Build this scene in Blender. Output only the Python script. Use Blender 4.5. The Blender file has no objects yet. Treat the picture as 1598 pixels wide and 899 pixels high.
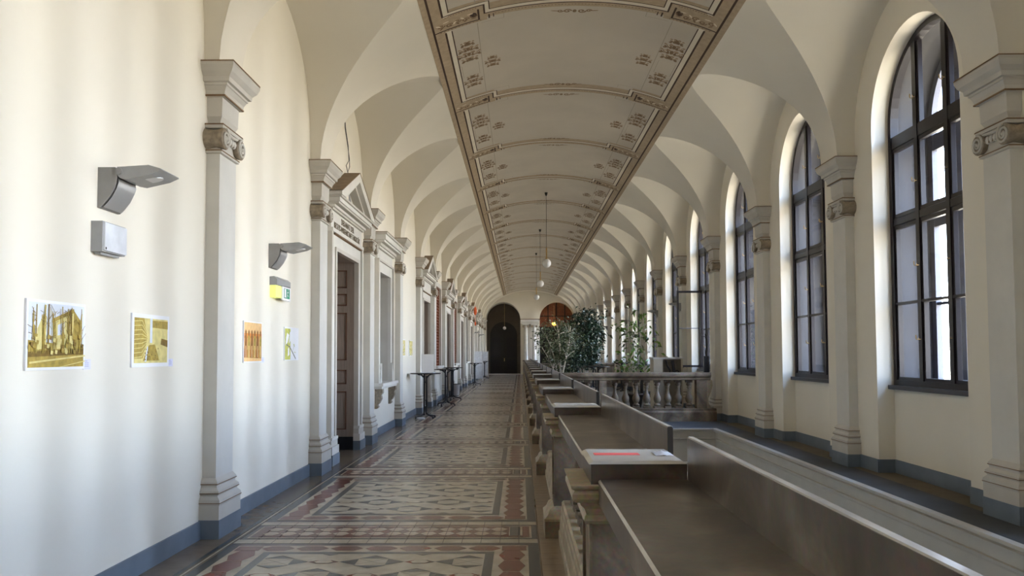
import bpy, math, random
from mathutils import Vector, Matrix
PI = math.pi
random.seed(7)
sc = bpy.context.scene

# ---------------------------------------------------------------- camera, world, exposure
EYE = Vector((0.0, 0.0, 1.6))
cam_d = bpy.data.cameras.new('camera')
cam = bpy.data.objects.new('camera', cam_d)
sc.collection.objects.link(cam)
F_PX = 1225.0
cam_d.sensor_fit = 'HORIZONTAL'
cam_d.sensor_width = 36.0
cam_d.lens = 36.0 * F_PX / 1598.0
cam_d.shift_x = 0.0
cam_d.shift_y = (498.0 - 449.5) / 1598.0
cam_d.clip_start = 0.05
cam_d.clip_end = 300
R3 = Matrix.Rotation(0.010018, 3, 'Z') @ Matrix.Rotation(0.044093, 3, 'X') @ Matrix.Rotation(0.004, 3, 'Y')
cam.matrix_world = Matrix.Translation(EYE) @ (R3 @ Matrix.Rotation(PI / 2, 3, 'X')).to_4x4()
sc.camera = cam

WORLD_STRENGTH = 19.8
world = bpy.data.worlds.new('world')
sc.world = world
world.use_nodes = True
wn, wl = world.node_tree.nodes, world.node_tree.links
bg = wn['Background']
tc = wn.new('ShaderNodeTexCoord')
sep = wn.new('ShaderNodeSeparateXYZ')
rp = wn.new('ShaderNodeValToRGB')
mr = wn.new('ShaderNodeMapRange')
mr.inputs[1].default_value = -1.0; mr.inputs[2].default_value = 1.0
wl.new(tc.outputs['Generated'], sep.inputs[0])
wl.new(sep.outputs[2], mr.inputs[0])
wl.new(mr.outputs[0], rp.inputs[0])
wl.new(rp.outputs[0], bg.inputs[0])
cr = rp.color_ramp
cr.elements[0].position = 0.0;  cr.elements[0].color = (0.45, 0.40, 0.32, 1)
cr.elements[1].position = 1.0;  cr.elements[1].color = (0.34, 0.52, 0.9, 1)
for p_, c_ in ((0.42, (0.58, 0.52, 0.42, 1)), (0.47, (0.84, 0.77, 0.65, 1)), (0.505, (1.0, 0.96, 0.90, 1)), (0.55, (0.80, 0.89, 1.02, 1)), (0.66, (0.46, 0.62, 0.92, 1))):
    e_ = cr.elements.new(p_); e_.color = c_
# narrow bright bands added to the sky, to streak the left wall
def wmath(op, a, b=None):
    n_ = wn.new('ShaderNodeMath'); n_.operation = op
    for i_, v_ in enumerate((a, b)):
        if v_ is None: continue
        if isinstance(v_, (int, float)): n_.inputs[i_].default_value = v_
        else: wl.new(v_, n_.inputs[i_])
    return n_.outputs[0]
az = wmath('ARCTAN2', sep.outputs[1], sep.outputs[0])
gain = None
for a0, wd, am in ((-0.40, 0.026, 11.5), (0.22, 0.026, 5.0)):
    q = wmath('DIVIDE', wmath('SUBTRACT', az, a0), wd)
    g_ = wmath('MULTIPLY', wmath('EXPONENT', wmath('MULTIPLY', wmath('MULTIPLY', q, q), -1.0)), am)
    gain = g_ if gain is None else wmath('ADD', gain, g_)
gain = wmath('MULTIPLY', gain, wmath('MINIMUM', wmath('MAXIMUM', wmath('MULTIPLY', wmath('ADD', sep.outputs[2], 0.16), 7.0), 0.0), 1.0))
wl.new(wmath('MULTIPLY', wmath('ADD', gain, 1.0), WORLD_STRENGTH), bg.inputs[1])

sc.view_settings.view_transform = 'Standard'
sc.view_settings.look = 'None'
sc.view_settings.exposure = 0.0
sc.view_settings.gamma = 1.0
sc.view_settings.use_curve_mapping = False
sc.cycles.max_bounces = 10
sc.cycles.diffuse_bounces = 7
sc.cycles.glossy_bounces = 4
sc.cycles.transparent_max_bounces = 12
sc.cycles.caustics_reflective = False
sc.cycles.caustics_refractive = False
sc.cycles.sample_clamp_indirect = 8.0
sc.cycles.use_denoising = True

# ---------------------------------------------------------------- dimensions
XL, XR, X0 = -2.80, 4.47, 0.785          # left wall, right wall, vault axis
P = 3.54                                 # bay
def yk(k): return 7.13 + P * k
YB, YE = -3.49, 60.55                    # back wall, end wall
LED = 0.10                               # raised ledge on the right
XWELL, YWELL = 3.87, 15.7

# daylight portals in the windows (they only guide sampling of the sky)
for k in range(-3, 15):
    ld = bpy.data.lights.new('window_portal', 'AREA')
    ld.shape = 'RECTANGLE'; ld.size = 4.3; ld.size_y = 2.0
    ld.cycles.is_portal = True
    lo = bpy.data.objects.new('window_portal', ld)
    sc.collection.objects.link(lo)
    lo.location = (5.3, yk(k) + P / 2, 3.3)
    lo.rotation_euler = (0, PI / 2, 0)    # -Z local faces -X

# ---------------------------------------------------------------- materials
MATS = {}
def mat(name, col, rough=0.7, var=0.06, scale=3.0, metal=0.0, bump=0.0, spec=0.4, detail=4.0, stretch=None):
    m = bpy.data.materials.new(name); m.use_nodes = True
    nt = m.node_tree; n = nt.nodes; l = nt.links
    b = n['Principled BSDF']
    b.inputs['Roughness'].default_value = rough
    b.inputs['Metallic'].default_value = metal
    b.inputs['Specular IOR Level'].default_value = spec
    if var > 0:
        t = n.new('ShaderNodeTexCoord'); no = n.new('ShaderNodeTexNoise'); mp = n.new('ShaderNodeMapping')
        no.inputs['Scale'].default_value = scale; no.inputs['Detail'].default_value = detail
        if stretch: mp.inputs['Scale'].default_value = stretch
        l.new(t.outputs['Object'], mp.inputs[0]); l.new(mp.outputs[0], no.inputs['Vector'])
        r = n.new('ShaderNodeValToRGB')
        r.color_ramp.elements[0].position = 0.3; r.color_ramp.elements[1].position = 0.7
        r.color_ramp.elements[0].color = tuple(min(1, c * (1 - var)) for c in col) + (1,)
        r.color_ramp.elements[1].color = tuple(min(1, c * (1 + var)) for c in col) + (1,)
        l.new(no.outputs['Fac'], r.inputs[0]); l.new(r.outputs[0], b.inputs['Base Color'])
        if bump > 0:
            bp = n.new('ShaderNodeBump'); bp.inputs['Strength'].default_value = bump
            l.new(no.outputs['Fac'], bp.inputs['Height']); l.new(bp.outputs[0], b.inputs['Normal'])
    else:
        b.inputs['Base Color'].default_value = tuple(col) + (1,)
    MATS[name] = m
    return m
def emit(name, col, s):
    m = mat(name, col, 0.5, 0)
    b = m.node_tree.nodes['Principled BSDF']
    b.inputs['Emission Color'].default_value = tuple(col) + (1,)
    b.inputs['Emission Strength'].default_value = s
    return m
plaster = mat('cream plaster', (0.80, 0.752, 0.648), 0.85, 0.035, 0.8)
vaultm = mat('vault plaster', (0.76, 0.715, 0.62), 0.85, 0.04, 0.7)
greytrim = mat('grey painted plaster', (0.56, 0.53, 0.475), 0.7, 0.05, 4)
greylite = mat('light grey paint', (0.66, 0.64, 0.59), 0.65, 0.04, 4)
antique = mat('antiqued grey brown', (0.29, 0.235, 0.17), 0.6, 0.28, 22)
browntop = mat('brown dusty top', (0.21, 0.15, 0.095), 0.8, 0.15, 9)
rust = mat('brown edge line', (0.20, 0.12, 0.06), 0.7, 0.1, 9)
skirt = mat('blue grey oil paint', (0.155, 0.19, 0.235), 0.45, 0.10, 5)
ledgem = mat('blue grey ledge paint', (0.075, 0.080, 0.086), 0.8, 0.12, 3, spec=0.2)
stonefl = mat('brown ledge floor', (0.14, 0.115, 0.085), 0.8, 0.12, 4, spec=0.2)
frame_d = mat('dark brown window wood', (0.012, 0.009, 0.011), 0.35, 0.2, 20)
frame_p = mat('pale outer sash paint', (0.12, 0.125, 0.16), 0.5, 0.05, 8)
revealm = mat('reveal paint with shade in colour', (0.028, 0.028, 0.034), 0.7, 0.05, 4)  # pale paint; shade is put into the colour to offset the sky bands
brass = mat('brass', (0.75, 0.52, 0.22), 0.3, 0.05, 10, metal=1.0)
sillm = mat('dark sill', (0.045, 0.045, 0.055), 0.35, 0.1, 8)
marble_w = mat('white marble', (0.60, 0.575, 0.52), 0.22, 0.12, 5, detail=8)
steel = mat('silver metal', (0.62, 0.62, 0.62), 0.35, 0.04, 6, metal=0.6)
lampgrey = mat('grey lamp enamel', (0.33, 0.33, 0.325), 0.4, 0.05, 12)
lampdark = mat('grey lamp bracket', (0.27, 0.26, 0.25), 0.5, 0.05, 12)
plasticw = mat('frosted plastic', (0.68, 0.70, 0.74), 0.35, 0.12, 9)
paper = mat('white paper', (0.86, 0.86, 0.88), 0.8, 0.02, 5)
capt = mat('pale lilac caption card', (0.70, 0.70, 0.86), 0.8, 0.02, 5)
inkc = mat('ink', (0.25, 0.25, 0.4), 0.8, 0)
redp = mat('red paper', (0.85, 0.13, 0.12), 0.7, 0.08, 9)
doorw = mat('taupe door wood', (0.30, 0.245, 0.205), 0.5, 0.12, 6, stretch=(8, 8, 0.6))
doord = mat('brown door moulding', (0.15, 0.075, 0.045), 0.5, 0.15, 8)
darkw = mat('very dark wood', (0.018, 0.014, 0.011), 0.45, 0.2, 6)
brownw = mat('reddish brown wood', (0.24, 0.085, 0.045), 0.45, 0.2, 9)
shadeg = mat('grey shutter paint', (0.22, 0.22, 0.225), 0.6, 0.06, 4)
black = mat('black metal', (0.012, 0.012, 0.015), 0.35, 0.1, 10)
blacktop = mat('black table top', (0.018, 0.018, 0.022), 0.22, 0.1, 10)
t_cream = mat('cream floor tile', (0.46, 0.41, 0.325), 0.26, 0.14, 6, spec=0.5)
t_red = mat('oxblood floor tile', (0.185, 0.060, 0.042), 0.24, 0.20, 6, spec=0.5)
t_black = mat('slate floor tile', (0.045, 0.05, 0.055), 0.24, 0.2, 6, spec=0.5)
t_grey = mat('grey floor tile', (0.085, 0.09, 0.09), 0.24, 0.15, 6, spec=0.5)
t_brown = mat('brown grey border tile', (0.17, 0.135, 0.10), 0.26, 0.15, 7, spec=0.5)
t_tan = mat('tan floor tile', (0.27, 0.205, 0.14), 0.28, 0.15, 7, spec=0.5)
joint = mat('tile joint', (0.09, 0.065, 0.05), 0.6, 0)
c_field = mat('grey stone colour paint', (0.50, 0.45, 0.375), 0.85, 0.05, 1.2)
c_tan = mat('tan painted band', (0.40, 0.31, 0.21), 0.85, 0.10, 14)
c_line = mat('dark brown painted line', (0.055, 0.030, 0.020), 0.8, 0.1, 8)
c_white = mat('pale painted band', (0.66, 0.60, 0.49), 0.85, 0.03, 5)
c_orn = mat('brown painted ornament', (0.20, 0.13, 0.075), 0.85, 0.25, 25)
c_orn2 = mat('mid brown painted ornament', (0.30, 0.21, 0.13), 0.85, 0.25, 25)
c_lite = mat('pale ornament highlight', (0.66, 0.57, 0.43), 0.85, 0.1, 25)
c_shade = mat('faint painted line', (0.36, 0.32, 0.26), 0.85, 0.05, 5)
leafm = mat('ficus leaf', (0.065, 0.095, 0.035), 0.4, 0.45, 6)
leafg = mat('dusty ficus leaf', (0.14, 0.165, 0.085), 0.45, 0.4, 6)
leafd = mat('dark ficus leaf', (0.018, 0.042, 0.022), 0.38, 0.4, 6)
leafb = mat('bright leaf', (0.14, 0.26, 0.045), 0.4, 0.45, 5)
wellm = mat('well plaster', (0.50, 0.475, 0.42), 0.75, 0.05, 3)
bark = mat('pale bark', (0.62, 0.56, 0.46), 0.8, 0.15, 12)
potm = mat('dark pot', (0.06, 0.05, 0.045), 0.8, 0.1, 9)
soilm = mat('soil', (0.03, 0.022, 0.016), 0.95, 0.2, 20)
orangem = mat('orange paper', (0.80, 0.13, 0.03), 0.6, 0.1, 9)
palewood = mat('pale wood', (0.50, 0.46, 0.38), 0.5, 0.08, 5)
bronze = mat('dark bronze', (0.03, 0.028, 0.022), 0.4, 0.1, 9)
letter = mat('brown lettering', (0.14, 0.105, 0.06), 0.7, 0)
green = mat('safety green', (0.0, 0.23, 0.11), 0.5, 0)
glow_y = emit('lit yellow diffuser', (0.75, 0.80, 0.22), 0.7)
globe_m = mat('opal glass', (0.80, 0.80, 0.78), 0.15, 0.02, 4)
globe_lit = emit('lit warm globe', (1.0, 0.62, 0.12), 6.0)

def marble(name, base, dark, light, rough):
    m = bpy.data.materials.new(name); m.use_nodes = True
    nt = m.node_tree; n = nt.nodes; l = nt.links; b = n['Principled BSDF']
    t = n.new('ShaderNodeTexCoord')
    n1 = n.new('ShaderNodeTexNoise'); n1.inputs['Scale'].default_value = 2.3; n1.inputs['Detail'].default_value = 8; n1.inputs['Distortion'].default_value = 1.2
    n2 = n.new('ShaderNodeTexNoise'); n2.inputs['Scale'].default_value = 38; n2.inputs['Detail'].default_value = 5
    l.new(t.outputs['Object'], n1.inputs['Vector']); l.new(t.outputs['Object'], n2.inputs['Vector'])
    r = n.new('ShaderNodeValToRGB'); r.color_ramp.elements[0].position = 0.32; r.color_ramp.elements[0].color = dark + (1,)
    r.color_ramp.elements[1].position = 0.72; r.color_ramp.elements[1].color = light + (1,)
    e = r.color_ramp.elements.new(0.52); e.color = base + (1,)
    mx = n.new('ShaderNodeMix'); mx.data_type = 'RGBA'; mx.blend_type = 'OVERLAY'; mx.inputs[0].default_value = 0.45
    l.new(n1.outputs['Fac'], r.inputs[0]); l.new(r.outputs[0], mx.inputs[6]); l.new(n2.outputs['Color'], mx.inputs[7])
    l.new(mx.outputs[2], b.inputs['Base Color'])
    b.inputs['Roughness'].default_value = rough
    return m
mar_top = marble('brown grey marble', (0.105, 0.082, 0.063), (0.040, 0.029, 0.021), (0.20, 0.168, 0.135), 0.28)
mar_rough = marble('rough grey marble', (0.21, 0.16, 0.11), (0.08, 0.055, 0.036), (0.36, 0.29, 0.21), 0.65)
mar_yel = marble('stone with painted yellow light', (0.40, 0.335, 0.23), (0.26, 0.20, 0.125), (0.52, 0.45, 0.33), 0.5)  # yellow light on mouldings and base rails is put into this colour

def glass_mat():
    m = bpy.data.materials.new('window glass'); m.use_nodes = True
    nt = m.node_tree; n = nt.nodes; l = nt.links
    n.remove(n['Principled BSDF'])
    tr = n.new('ShaderNodeBsdfTransparent'); tr.inputs[0].default_value = (0.93, 0.95, 0.96, 1)
    gl = n.new('ShaderNodeBsdfGlossy'); gl.inputs['Roughness'].default_value = 0.03
    fr = n.new('ShaderNodeFresnel'); fr.inputs[0].default_value = 1.45
    mx = n.new('ShaderNodeMixShader')
    l.new(fr.outputs[0], mx.inputs[0]); l.new(tr.outputs[0], mx.inputs[1]); l.new(gl.outputs[0], mx.inputs[2])
    l.new(mx.outputs[0], n['Material Output'].inputs[0])
    return m
glassm = glass_mat()

# ---------------------------------------------------------------- mesh builder
class MB:
    def __init__(s): s.v = []; s.f = []; s.m = []; s.sm = []; s.mats = []
    def mi(s, m):
        if m not in s.mats: s.mats.append(m)
        return s.mats.index(m)
    def face(s, pts, m, smooth=False):
        b = len(s.v); s.v += [tuple(p) for p in pts]; s.f.append(tuple(range(b, b + len(pts)))); s.m.append(s.mi(m)); s.sm.append(smooth)
    def grid(s, rows, m, smooth=True, close=False):
        b = len(s.v); nr = len(rows); nc = len(rows[0])
        for r in rows: s.v += [tuple(p) for p in r]
        k = s.mi(m)
        for i in range(nr - 1):
            for j in range(nc if close else nc - 1):
                j2 = (j + 1) % nc
                s.f.append((b + i * nc + j, b + i * nc + j2, b + (i + 1) * nc + j2, b + (i + 1) * nc + j)); s.m.append(k); s.sm.append(smooth)
    def box(s, x0, x1, y0, y1, z0, z1, m, mtop=None, skip=''):
        b = len(s.v); k = s.mi(m)
        s.v += [(x0, y0, z0), (x1, y0, z0), (x1, y1, z0), (x0, y1, z0), (x0, y0, z1), (x1, y0, z1), (x1, y1, z1), (x0, y1, z1)]
        F = [('b', (0, 3, 2, 1)), ('t', (4, 5, 6, 7)), ('f', (0, 1, 5, 4)), ('r', (1, 2, 6, 5)), ('k', (2, 3, 7, 6)), ('l', (3, 0, 4, 7))]
        for nme, q in F:
            if nme in skip: continue
            s.f.append(tuple(b + i for i in q)); s.m.append(s.mi(mtop) if (nme == 't' and mtop) else k); s.sm.append(False)
    def prism(s, pts2, fn, a0, a1, m, smooth=False, caps=True):
        # pts2: closed outline [(p,q)...]; fn(p,q,a)->xyz
        n = len(pts2); b = len(s.v); k = s.mi(m)
        s.v += [tuple(fn(p, q, a0)) for p, q in pts2] + [tuple(fn(p, q, a1)) for p, q in pts2]
        for i in range(n):
            j = (i + 1) % n
            s.f.append((b + i, b + j, b + n + j, b + n + i)); s.m.append(k); s.sm.append(smooth)
        if caps:
            s.f.append(tuple(b + i for i in reversed(range(n)))); s.m.append(k); s.sm.append(False)
            s.f.append(tuple(b + n + i for i in range(n))); s.m.append(k); s.sm.append(False)
    def lathe(s, prof, c, m, seg=16, axis='z', smooth=True):
        rows = []
        for r, h in prof:
            row = []
            for i in range(seg):
                a = 2 * PI * i / seg; ca, sa = r * math.cos(a), r * math.sin(a)
                if axis == 'z': row.append((c[0] + ca, c[1] + sa, c[2] + h))
                elif axis == 'x': row.append((c[0] + h, c[1] + ca, c[2] + sa))
                else: row.append((c[0] + ca, c[1] + h, c[2] + sa))
            rows.append(row)
        s.grid(rows, m, smooth, close=True)
        for row, rev in ((rows[0], True), (rows[-1], False)):
            s.face(list(reversed(row)) if rev else row, m)
    def tube(s, pts, r, m, seg=8, r1=None):
        pts = [Vector(p) for p in pts]; rows = []; n = len(pts)
        up = None
        for i, p in enumerate(pts):
            d = (pts[min(i + 1, n - 1)] - pts[max(i - 1, 0)]).normalized()
            if up is None:
                up = Vector((0, 0, 1)) if abs(d.z) < 0.9 else Vector((1, 0, 0))
            u = (up - d * up.dot(d)).normalized(); w = d.cross(u); up = u
            rr = r if r1 is None else r + (r1 - r) * i / max(1, n - 1)
            rows.append([p + u * rr * math.cos(2 * PI * j / seg) + w * rr * math.sin(2 * PI * j / seg) for j in range(seg)])
        s.grid(rows, m, True, close=True)
        s.face(list(reversed(rows[0])), m); s.face(rows[-1], m)
    def ball(s, c, r, m, seg=14, sc3=(1, 1, 1)):
        rows = []
        for i in range(seg // 2 + 1):
            t = PI * i / (seg // 2)
            rows.append([(c[0] + sc3[0] * r * math.sin(t) * math.cos(2 * PI * j / seg), c[1] + sc3[1] * r * math.sin(t) * math.sin(2 * PI * j / seg), c[2] + sc3[2] * r * math.cos(t)) for j in range(seg)])
        s.grid(rows, m, True, close=True)
    def mould(s, prof, hy, m, x0=0.0):
        # three-sided pilaster moulding round a front: prof [(proj, z)], half width = hy + proj ; wall at x0
        for (p0, z0), (p1, z1) in zip(prof[:-1], prof[1:]):
            a0, a1 = hy + p0, hy + p1
            A = [(x0, -a0, z0), (x0 + BASEP + p0, -a0, z0), (x0 + BASEP + p0, a0, z0), (x0, a0, z0)]
            B = [(x0, -a1, z1), (x0 + BASEP + p1, -a1, z1), (x0 + BASEP + p1, a1, z1), (x0, a1, z1)]
            for i in range(3):
                s.face([A[i], A[i + 1], B[i + 1], B[i]], m)
    def build(s, name, parent=None, loc=None):
        me = bpy.data.meshes.new(name)
        me.from_pydata(s.v, [], s.f)
        for m in s.mats: me.materials.append(m)
        for i, p in enumerate(me.polygons):
            p.material_index = s.m[i]; p.use_smooth = s.sm[i]
        me.update()
        o = bpy.data.objects.new(name, me); sc.collection.objects.link(o)
        if parent is not None: o.parent = parent
        if loc is not None: o.location = loc
        return o
BASEP = 0.12

def empty(name, loc, rz=0.0):
    o = bpy.data.objects.new(name, None); sc.collection.objects.link(o)
    o.empty_display_size = 0.1; o.location = loc; o.rotation_euler = (0, 0, rz); return o
def tag(o, label=None, cat=None, group=None, kind=None):
    if label: o['label'] = label
    if cat: o['category'] = cat
    if group: o['group'] = group
    if kind: o['kind'] = kind
    return o
KIDS = {}
def copy_tree(o, parent=None):
    c = o.copy(); sc.collection.objects.link(c)
    if parent is not None: c.parent = parent
    for ch in o.children: copy_tree(ch, c)
    return c
def struct(o): o['kind'] = 'structure'; return o
ORD = ['first', 'second', 'third', 'fourth', 'fifth', 'sixth', 'seventh', 'eighth', 'ninth', 'tenth', 'eleventh', 'twelfth', 'thirteenth', 'fourteenth', 'fifteenth', 'sixteenth', 'seventeenth', 'eighteenth']

# wall with holes. fn(s,z)->xyz ; holes: ('arch',c,R,spring,zb) or ('rect',s0,s1,zb,zt)
def wall_holes(mb, fn, s0, s1, z0, z1, holes, m, n=20):
    def q(a, b, c, d):
        if b - a > 1e-6 and d - c > 1e-6: mb.face([fn(a, c), fn(b, c), fn(b, d), fn(a, d)], m)
    cur = s0
    for h in sorted(holes, key=lambda h: (h[1] - h[2]) if h[0] == 'arch' else h[1]):
        a, b = (h[1] - h[2], h[1] + h[2]) if h[0] == 'arch' else (h[1], h[2])
        q(cur, a, z0, z1)
        if h[0] == 'rect':
            q(a, b, z0, h[3]); q(a, b, h[4], z1)
        else:
            q(a, b, z0, h[4])
            pts = [(h[1] - h[2] * math.cos(PI * i / n), h[3] + h[2] * math.sin(PI * i / n)) for i in range(n + 1)]
            for (pa, za), (pb, zb) in zip(pts[:-1], pts[1:]):
                mb.face([fn(pa, za), fn(pb, zb), fn(pb, z1), fn(pa, z1)], m)
        cur = b
    q(cur, s1, z0, z1)
def arch_tunnel(mb, fa, fb, c, R, spring, zb, m, n=20, floor=None):
    pts = [(c - R, zb), (c - R, spring)] + [(c - R * math.cos(PI * i / n), spring + R * math.sin(PI * i / n)) for i in range(1, n + 1)] + [(c + R, zb)]
    b = [fa(*p) for p in pts]; d = [fb(*p) for p in pts]
    mb.face([b[0], b[1], d[1], d[0]], m)
    mb.grid([b[1:-1], d[1:-1]], m, True)
    mb.face([b[-2], b[-1], d[-1], d[-2]], m)
    if floor: mb.face([b[0], b[-1], d[-1], d[0]], floor)

# ================================================================ STRUCTURE
# ---- vault
Z0V, AV, BV = 4.20, 3.45, 2.20
SPR, RL = 4.41, 1.49
def um(z): return AV * math.sqrt(max(0.0, 1 - ((z - Z0V) / BV) ** 2))
def zv(u): return Z0V + BV * math.sqrt(max(0.0, 1 - (u / AV) ** 2))
mb = MB()
NT = 16
UT = 1.98
RISE = zv(UT) - (SPR + RL)
TH = [0.0] + [PI / 2 * i / NT for i in range(NT + 1)]
wallc = [(RL, 4.20)] + [(RL * math.cos(t), SPR + RL * math.sin(t)) for t in TH[1:]]
def lun(side):
    """per angle: half width, wall height, groin distance from the axis and groin height"""
    uw = abs((XL if side < 0 else XR) - X0); out = []
    for t, (w, z) in zip(TH, wallc):
        def zl(u): return z + RISE * math.sin(t) ** 3 * (uw - u) / (uw - UT)
        a, b = 0.0, AV
        for _ in range(50):
            m_ = (a + b) / 2
            if zv(m_) > zl(m_): a = m_
            else: b = m_
        u = (a + b) / 2
        out.append((w, z, u, zl(u)))
    return out
for side, XW in ((-1, XL), (1, XR)):
    L_ = lun(side)
    for k in range(-3, 15):
        yc = yk(k) + P / 2
        for hs in (-1, 1):
            rows = [[(X0 + side * u + (XW - X0 - side * u) * t, yc + hs * w, zg + (z - zg) * t) for (w, z, u, zg) in L_] for t in (0, 0.25, 0.5, 0.75, 1)]
            mb.grid(rows, vaultm, True)
    for k in range(-3, 16):
        y0 = yk(k)
        lo = [(X0 + side * u, y0 - (P / 2 - w if k > -3 else 0), zg) for (w, z, u, zg) in L_]
        hi = [(X0 + side * u, y0 + (P / 2 - w if k < 15 else YE - y0), zg) for (w, z, u, zg) in L_]
        mb.grid([lo, hi], vaultm, True)
    us = [UT * (1 - i / 14) for i in range(15)]
    mb.grid([[(X0 + side * u, y, zv(u)) for u in us] for y in (YB, YE)], vaultm, True)
ceiling = struct(mb.build('ceiling'))

# ---- painted ceiling decoration, lies on the vault
UE = 1.95
def cp(u, y, off): return (X0 + u, y, zv(u) - off)
def ribbon(mb, pts, w, m, off):
    for (ua, ya), (ub, yb) in zip(pts[:-1], pts[1:]):
        L = math.hypot(ub - ua, yb - ya)
        if L < 1e-6: continue
        du, dy = (ub - ua) / L, (yb - ya) / L
        nu, ny = -dy * w / 2, du * w / 2
        e = w / 2
        n = max(1, int(abs(ub - ua) / 0.05) + 1)
        rows = []
        for i in range(n + 1):
            t = -e + (L + 2 * e) * i / n
            u, y = ua + du * t, ya + dy * t
            rows.append([cp(u + nu, y + ny, off), cp(u - nu, y - ny, off)])
        mb.grid(rows, m, True)
def patch(mb, u0, u1, y0, y1, m, off):
    n = max(1, int((u1 - u0) / 0.05) + 1)
    mb.grid([[cp(u0 + (u1 - u0) * i / n, y0, off), cp(u0 + (u1 - u0) * i / n, y1, off)] for i in range(n + 1)], m, True)
def blob(mb, u, y, ru, ry, a, m, off, n=7):
    mb.face([cp(u + ru * math.cos(t) * math.cos(a) - ry * math.sin(t) * math.sin(a), y + ru * math.cos(t) * math.sin(a) + ry * math.sin(t) * math.cos(a), off) for t in [2 * PI * i / n for i in range(n)]], m)
def scroll(mb, u, y, r, s, m, off, w=0.014, turns=1.3, a0=0.0):
    pts = []
    for i in range(11):
        t = i / 10; a = a0 + s * turns * 2 * PI * t; rr = r * (1 - 0.8 * t)
        pts.append((u + rr * math.cos(a), y + rr * math.sin(a)))
    for (pa, pb) in zip(pts[:-1], pts[1:]):
        L = math.hypot(pb[0] - pa[0], pb[1] - pa[1]) or 1
        nu, ny = -(pb[1] - pa[1]) / L * w / 2, (pb[0] - pa[0]) / L * w / 2
        mb.face([cp(pa[0] + nu, pa[1] + ny, off), cp(pb[0] + nu, pb[1] + ny, off), cp(pb[0] - nu, pb[1] - ny, off), cp(pa[0] - nu, pa[1] - ny, off)], m)
def cartouche(mb, u, y, w, h, n=3):
    for i in range(n):
        yy = y - h / 2 + h * (i + 0.5) / n
        ww = w * ((0.55, 0.85, 1.0, 0.7) if n == 4 else (0.6, 1.0, 0.75) if n == 3 else (1.0, 0.7))[i]
        hh = h / n
        for s in (-1, 1):
            scroll(mb, u + s * ww * 0.28, yy, ww * 0.2, s, c_orn, 0.0060, w=0.026, a0=PI / 2 - s * PI / 2)
            blob(mb, u + s * ww * 0.44, yy + hh * 0.30, ww * 0.13, hh * .13, s * 0.9, c_orn, 0.0062)
            blob(mb, u + s * ww * 0.46, yy - hh * 0.25, ww * 0.10, hh * .10, -s * 0.7, c_orn2, 0.0062)
            blob(mb, u + s * ww * 0.16, yy - hh * 0.32, ww * 0.13, hh * .12, -s * 0.6, c_orn2, 0.0063)
            blob(mb, u + s * ww * 0.15, yy + hh * 0.25, ww * 0.10, hh * .12, s * 1.2, c_orn, 0.0064)
            blob(mb, u + s * ww * 0.3, yy - hh * 0.08, ww * 0.06, hh * .08, 0, c_lite, 0.0066)
        blob(mb, u, yy, 0.03, hh * .36, 0, c_orn, 0.0064)
mb = MB()
PY1 = 59.2
patch(mb, -UE - 0.09, UE + 0.09, YB, PY1, c_tan, 0.003)
patch(mb, -UE, UE, YB, PY1 - 0.1, c_field, 0.0035)
for s in (-1, 1):
    lo, hi = sorted((s * UE, s * 1.80))
    patch(mb, lo, hi, YB, PY1, c_tan, 0.0042)
    ribbon(mb, [(s * UE, YB), (s * UE, PY1)], 0.028, c_line, 0.005)
ribbon(mb, [(-UE, PY1), (UE, PY1)], 0.05, c_line, 0.005)
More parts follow.
